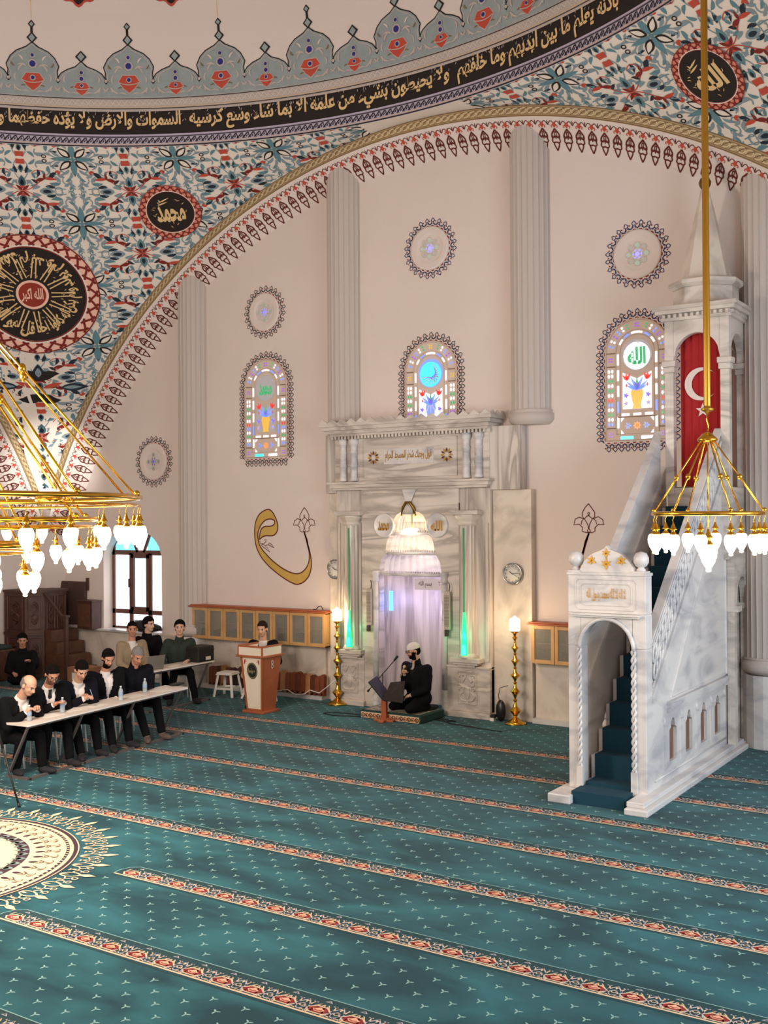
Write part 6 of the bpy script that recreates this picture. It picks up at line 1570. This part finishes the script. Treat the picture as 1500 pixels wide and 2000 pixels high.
    for q in (-1, 1):
        fd = V3(.9, q*.25, -.05); fd = (bendl or fd); a = an[q]
        b.ell(a+fd.normalized()*.07+V3(0, 0, feet_z-a.z if a.z < .12 else -.03), (.125, .045, .038), rot=Matrix.Rotation(math.atan2(fd.y, fd.x), 3, 'Z'))
    def region(c):
        l = Hi @ (c-hc); u, v, w_ = l
        if abs(w_) > .2 or abs(v) > .1 or u < -.02: return 0
        av = abs(v)
        if u > .05 and .008 < w_ < .024 and .017 < av < .046: return 3 if abs(av-.031) < .0085 else 2
        if u > .04 and .032 < w_ < .041 and .014 < av < .046: return 4
        if u > .06 and -.056 < w_ < -.044 and av < .024: return 1
        if beard and (w_ < -.036 or (w_ < .0 and av > .055 and u < .06)) and w_ > -.125 and u > -.0 and not (u > .06 and -.060 < w_ < -.038 and av < .02): return 5
        if beard and u > .08 and -.042 < w_ < -.034 and av < .03: return 5
        return 0
    remesh(b, 'body', .0078, [sk, LIP, EYEW, IRIS, hairm if hairm is not HAIRG else HAIRB, beard or sk], t, 2, region, extra=ex)
    # ---- hair or cap
    h = MB()
    if cap_:
        h.ell(H(-.008, 0, .065), (.102, .083, .075), rot=rot, seg=20, ring=12); h.ell(H(-.008, 0, .05), (.104, .085, .045), rot=rot, seg=20, ring=12)
        remesh(h, 'skull_cap', .008, [mat('cap_white', 'DED8D4', .9, bump=.4, bscale=90)], t, 1, drop=lambda c: (Hi @ (c-hc)).z < .045)
        h = MB(); h.ell(H(-.012, 0, .03), (.097, .081, .085), rot=rot, seg=20, ring=12); h.ell(H(-.03, 0, -.005), (.080, .078, .07), rot=rot, seg=18, ring=10)
        remesh(h, 'hair', .0085, [HAIRD], t, 1, drop=lambda c: (lambda l: l.z > .055 or l.z < -.06 or l.x > .015 or (l.x > -.02 and l.z < .0))(Hi @ (c-hc)))
    elif hair:
        th = {'short': .007, 'full': .016, 'bald': .005}[hair]
        h.ell(H(-.010, 0, .040+th*.4), (.098+th, .078+th, .092+th), rot=rot, seg=20, ring=14); h.ell(H(-.03, 0, .0), (.078+th*.6, .074+th*.8, .07), rot=rot, seg=18, ring=10)
        def dr(c):
            u, v, w_ = Hi @ (c-hc)
            if hair == 'bald': return w_ > .075 or u > .025 or w_ < -.055 or (u > -.0 and w_ < .0) or (w_ > .055 and u > -.03)
            if w_ < -.06: return True
            if u > .050 and w_ < .086-.25*abs(v): return True
            if u > .02 and w_ < .030: return True
            if u > -.01 and w_ < -.0 and abs(v) > .05: return True
            return False
        remesh(h, 'hair', .0085, [hairm], t, 1, drop=dr)
    if glasses:
        g = MB()
        for q in (-1, 1):
            g.tube([H(.112, q*.034+.024*math.cos(2*PI*k/12), .012+.019*math.sin(2*PI*k/12)) for k in range(12)], .0028, 5, closed=True); g.tube([H(.112, q*.058, .018), H(.02, q*.086, .012)], .0028, 5)
        g.tube([H(.112, -.010, .016), H(.114, 0, .020), H(.112, .010, .016)], .0028, 5); g.build('eyeglasses', [BLK], t)
    # ---- shirt
    def torso(mb, g_, arms, hem, up=.0):
        mb.cap(hips[1]+V3(0, 0, .02), hips[-1]+V3(0, 0, .02), .115+g_, .115+g_)
        for q in (-1, 1):
            mb.cap(P+y*(q*.05)-s*hem, chest+y*(q*.06*build), .108+g_, .118*build+g_); mb.cap(chest+y*(q*.05*build), sh[q]-s*.03-y*(q*.04), .102*build+g_, .078+g_)
            e = hands[q].lerp(el[q], .06+arms)
            mb.cap(sh[q], el[q], .057+g_, .046+g_); mb.cap(el[q], e, .045+g_, .034+g_*.8)
    mats_top = topm or SUITK
    def tl(c):      # torso coordinates: forward, side, along the spine
        d = c-P; a = d.dot(s); f_ = d.dot(V3(s.z, 0, -s.x)); return f_, d.y, a
    if top in ('jacket', 'coat'):
        m1_ = MB(); torso(m1_, .004, .0, 0); m1_.cap(neckb-s*.06, neckb-s*.03+V3(.004, 0, 0), .074, .070)
        def ds(c): f_, yy, a = tl(c); return a < .05 and f_ < .2
        remesh(m1_, 'shirt', .011, [shirt], t, 1, drop=lambda c: (c-hc).length < .105 and Hi.row[2].dot(c-hc) > -.09)
        if tie:
            m2 = MB(); nrm = V3(s.z, 0, -s.x); c0 = neckb-s*.015+nrm*.075
            pts = [(0, .022), (-.04, .016), (-.10, .026), (-.30, .036), (-.36, .0)]
            for (a, wa), (c_, wc) in zip(pts, pts[1:]): 
                pa = c0+s*a+nrm*(.05*min(1, -a*5)); pb = c0+s*c_+nrm*(.05*min(1, -c_*5))
                m2.add([pa-y*wa, pa+y*wa, pb+y*wc, pb-y*wc, pa-y*wa-nrm*.012, pa+y*wa-nrm*.012, pb+y*wc-nrm*.012, pb-y*wc-nrm*.012], [(0, 1, 2, 3), (7, 6, 5, 4), (0, 4, 5, 1), (1, 5, 6, 2), (2, 6, 7, 3), (3, 7, 4, 0)], 0)
            m2.build('tie', [BLK], t)
    m_ = MB(); torso(m_, .018, .08, .04)
    if top == 'hoodie': m_.cap(neckb-s*.03-V3(.04, 0, 0), neckb+s*.03-V3(.05, 0, 0), .10, .075); m_.cap(neckb-s*.03+V3(.0, 0, 0), neckb+s*.02, .085, .07)
    if top in ('coat', 'shirt'): m_.cap(neckb-s*.04, neckb+s*.035, .082, .070)
    if kneel or not hidden_legs: m_.cap(hips[1], hips[1].lerp(kn[1], .18), .125, .11); m_.cap(hips[-1], hips[-1].lerp(kn[-1], .18), .125, .11)
    if top == 'jacket':
        nrm = V3(s.z, 0, -s.x)
        for q in (-1, 1): m_.cap(P+s*.16+nrm*.13+y*(q*.012), neckb+nrm*.055-s*.03+y*(q*.082), .014, .016)
    def dj(c):
        f_, yy, a = tl(c)
        if (c-hc).length < .10: return True
        if top == 'jacket' and f_ > .02 and .15 < a < .56 and abs(yy) < .012+.062*(a-.15)/.30: return True
        if top == 'coat' and f_ > .04 and .42 < a < .56 and abs(yy) < .03: return True
        return False
    remesh(m_, {'jacket': 'jacket', 'coat': 'coat', 'hoodie': 'hoodie', 'shirt': 'shirt'}[top], .0115, [mats_top], t, 2, drop=dj)
    # ---- trousers and socks
    m_ = MB(); m_.cap(hips[1], hips[-1], .122, .122)
    for q in (-1, 1): m_.cap(hips[q], kn[q], .098, .070); m_.cap(kn[q], an[q].lerp(kn[q], .06), .068, .056)
    remesh(m_, 'trousers', .0125, [trous], t, 2)
    for q in (-1, 1):
        m_ = MB(); fd = bendl or V3(.9, q*.25, -.05); a = an[q]
        m_.ell(a+fd.normalized()*.07+V3(0, 0, feet_z-a.z if a.z < .12 else -.03), (.135, .050, .045), rot=Matrix.Rotation(math.atan2(fd.y, fd.x), 3, 'Z')); m_.cap(a, a+V3(-.0, 0, -.03), .046, .048)
        remesh(m_, 'sock', .011, [sock], t, 1)
    return t
ZT = .70
def seatpos(v, off=.30): p = on1(v, .36+off); return (p.x, p.y)
F0 = R(-4)
def men():
    # five men along the long table, nearest first
    q = seatpos(.30, .26); person('balding man in dark suit leaning over the near end of the table', q, R(-2), seat=.40, lean=30, head_pitch=32, head_yaw=8, hl=V3(.40, .12, ZT+.05), hr=V3(.44, -.08, ZT+.05), hair='bald', hairm=HAIRG, skin=0, build=1.08, topm=SUITK, curlL=70, curlR=70, fl_=V3(.48, .12, .09), fr_=V3(.30, -.12, .09))
    q = seatpos(.92, .30); person('man in glasses with dark tie and short beard looking down at the table', q, R(-14), seat=.41, lean=22, head_pitch=34, head_yaw=-8, hl=V3(.40, .10, ZT+.05), hr=V3(.44, -.06, ZT+.05), hair='short', hairm=HAIRD, beard=STUB, glasses=True, tie=True, skin=1, topm=SUITK, fl_=V3(.55, .10, .09), fr_=V3(.36, -.14, .09))
    q = seatpos(1.50, .30); person('man in dark suit writing with a pen on a white sheet', q, R(-20), seat=.41, lean=24, head_pitch=36, head_yaw=-4, hl=V3(.38, .06, ZT+.05), hr=V3(.52, -.04, ZT+.06), hair='short', hairm=HAIRD, beard=None, skin=0, topm=SUITN, curlR=60, fl_=V3(.46, .16, .09), fr_=V3(.60, -.12, .09))
    q = seatpos(2.10, .30); person('bearded man in black jacket and open white shirt collar, hands under the table', q, R(-16), seat=.42, lean=12, head_pitch=28, head_yaw=-6, hl=V3(.30, .05, seat_+.17), hr=V3(.32, -.07, seat_+.17), hair='short', hairm=HAIRD, beard=HAIRD, skin=1, topm=SUITK, build=1.08, fl_=V3(.50, .14, .09), fr_=V3(.62, -.16, .09))
    q = seatpos(2.72, .30); person('grey-haired man in dark zipped coat at the far end of the table', q, R(-22), seat=.42, lean=18, head_pitch=34, head_yaw=0, hl=V3(.30, .06, seat_+.17), hr=V3(.32, -.06, seat_+.17), hair='short', hairm=HAIRG, beard=None, skin=1, top='coat', topm=COATN, shirt=COATN, build=1.08, sock=SOCKG, kl=V3(.42, .20, .52), kr=V3(.44, -.08, .50), fl_=V3(.52, .24, .09), fr_=V3(.62, -.02, .09))
seat_ = .46
men()
for k, (v, who) in enumerate(((.30, 'under the balding man'), (.92, 'under the man in glasses'), (1.50, 'under the writing man'), (2.10, 'under the bearded man'), (2.72, 'under the grey-haired man'))):
    p = on1(v, .64+.06); chair((p.x-.04, p.y, 0), 'white chair '+who+' at the long table', R((-2, -14, -20, -16, -22)[k]))
p = on1(1.30, .14); b = MB(); b.tube([(0, 0, 0), (-.05, -.02, .13)], .005, 6); o = b.build('pen', [mat('pen_blue', '7E9CB8', .4)]); pp = atY(183, 1369, 10.05); o.location = (pp.x, pp.y, .77); tag(o, 'light blue pen held in the hand of the writing man', 'pen')
# three young men behind the shorter table
person('young man in beige jacket seated at the shorter table behind the laptop', (-13.85, 13.17), R(-22), lean=4, head_pitch=8, head_yaw=-18, topm=BEIGE, hair='short', hairm=HAIRD, skin=1, hl=V3(.30, .12, ZT-.1), hr=V3(.30, -.12, ZT-.1), build=.95)
person('boy in black hooded sweatshirt turning his head sideways behind the laptop', (-14.15, 13.85), R(-20), lean=2, head_pitch=4, head_yaw=22, top='hoodie', topm=HOODK, hair='full', hairm=HAIRD, skin=2, hl=V3(.28, .12, ZT-.1), hr=V3(.28, -.12, ZT-.1), build=.9)
person('young man in dark green button shirt beside the black equipment case', (-13.52, 13.98), R(-38), lean=16, head_pitch=0, head_yaw=-10, top='shirt', topm=GREENK, hair='full', hairm=HAIRD, skin=2, hl=V3(.30, .12, ZT-.02), hr=V3(.34, -.22, ZT-.14), build=1.0, fl_=V3(.5, .2, .09), fr_=V3(.45, -.2, .09))
for (x, y_, who, a) in ((-13.85, 13.17, 'the young man in beige', -22), (-14.15, 13.85, 'the boy in the black hooded sweatshirt', -20), (-13.52, 13.98, 'the young man in dark green', -38)): chair((x, y_, 0), 'white chair under '+who, R(a), 'white chairs behind the shorter table')
# speaker behind the lectern
person('young man in dark jacket seated behind the wooden lectern', (-11.93, 14.42), R(-62), lean=6, head_pitch=14, head_yaw=-10, topm=SUITK, hair='short', hairm=HAIRB, skin=0, hl=V3(.30, .12, .72), hr=V3(.16, -.30, .56), build=.92)
stool((-11.97, 14.46, 0), 'white stool under the man behind the lectern', R(-60), .45)
# kneeling reciter
person('bearded reciter in white cap and black robe kneeling with a microphone on the platform', (-8.93, 14.62, .13), R(-106), lean=6, seat=.13, head_pitch=12, head_yaw=-22, top='coat', topm=SUITK, hair=None, cap_=True, glasses=True, beard=HAIRD, skin=0, shirt=mat('shirt_grey', 'A8A29C', .8), trous=SUITK,
       hl=V3(.26, .10, .27), hr=V3(.22, -.08, .56), kneel=True, kl=V3(.36, .18, .09), kr=V3(.36, -.18, .09), fl_=V3(-.10, .10, .06), fr_=V3(-.10, -.10, .06), bendl=V3(-1, 0, 0), feet_z=.04, curlR=75, build=1.22)
b = MB(); b.cap((0, 0, -.10), (0, 0, .04), .013, .015); b.ell((0, 0, .07), (.024, .024, .028), 1); o = b.build('microphone', [mat('mic_body', '8A7048', .4, .6), mat('mic_grille', 'C0B090', .5)]); o.location = (-9.085, 14.385, .775); o.rotation_euler = (R(-14), R(16), 0); tag(o, 'handheld microphone in the raised fist of the kneeling reciter', 'microphone')
# boys on the floor at the left
person('boy in dark hooded jacket sitting on the carpet by the preaching seat', (-17.45, 13.75), R(-38), lean=-4, seat=.02, head_pitch=10, head_yaw=0, top='hoodie', topm=HOODK, hair='full', hairm=HAIRD, skin=1, kl=V3(.34, .16, .36), kr=V3(.34, -.20, .14), fl_=V3(.56, .12, .07), fr_=V3(.30, .08, .07), hl=V3(.40, .12, .46), hr=V3(.28, -.16, .24), sock=SOCKW, build=.95)
person('person in brown trousers sitting on the carpet, cut by the left edge', (-17.15, 12.62), R(-40), lean=-6, seat=.02, head_pitch=10, top='hoodie', topm=HOODK, hair='short', skin=1, trous=mat('trousers_brown', '3A2A24', .9), kl=V3(.34, .16, .34), kr=V3(.34, -.20, .14), fl_=V3(.58, .14, .07), fr_=V3(.30, .08, .07), hl=V3(.36, .12, .44), hr=V3(.28, -.16, .24), sock=SOCKW, build=.95)
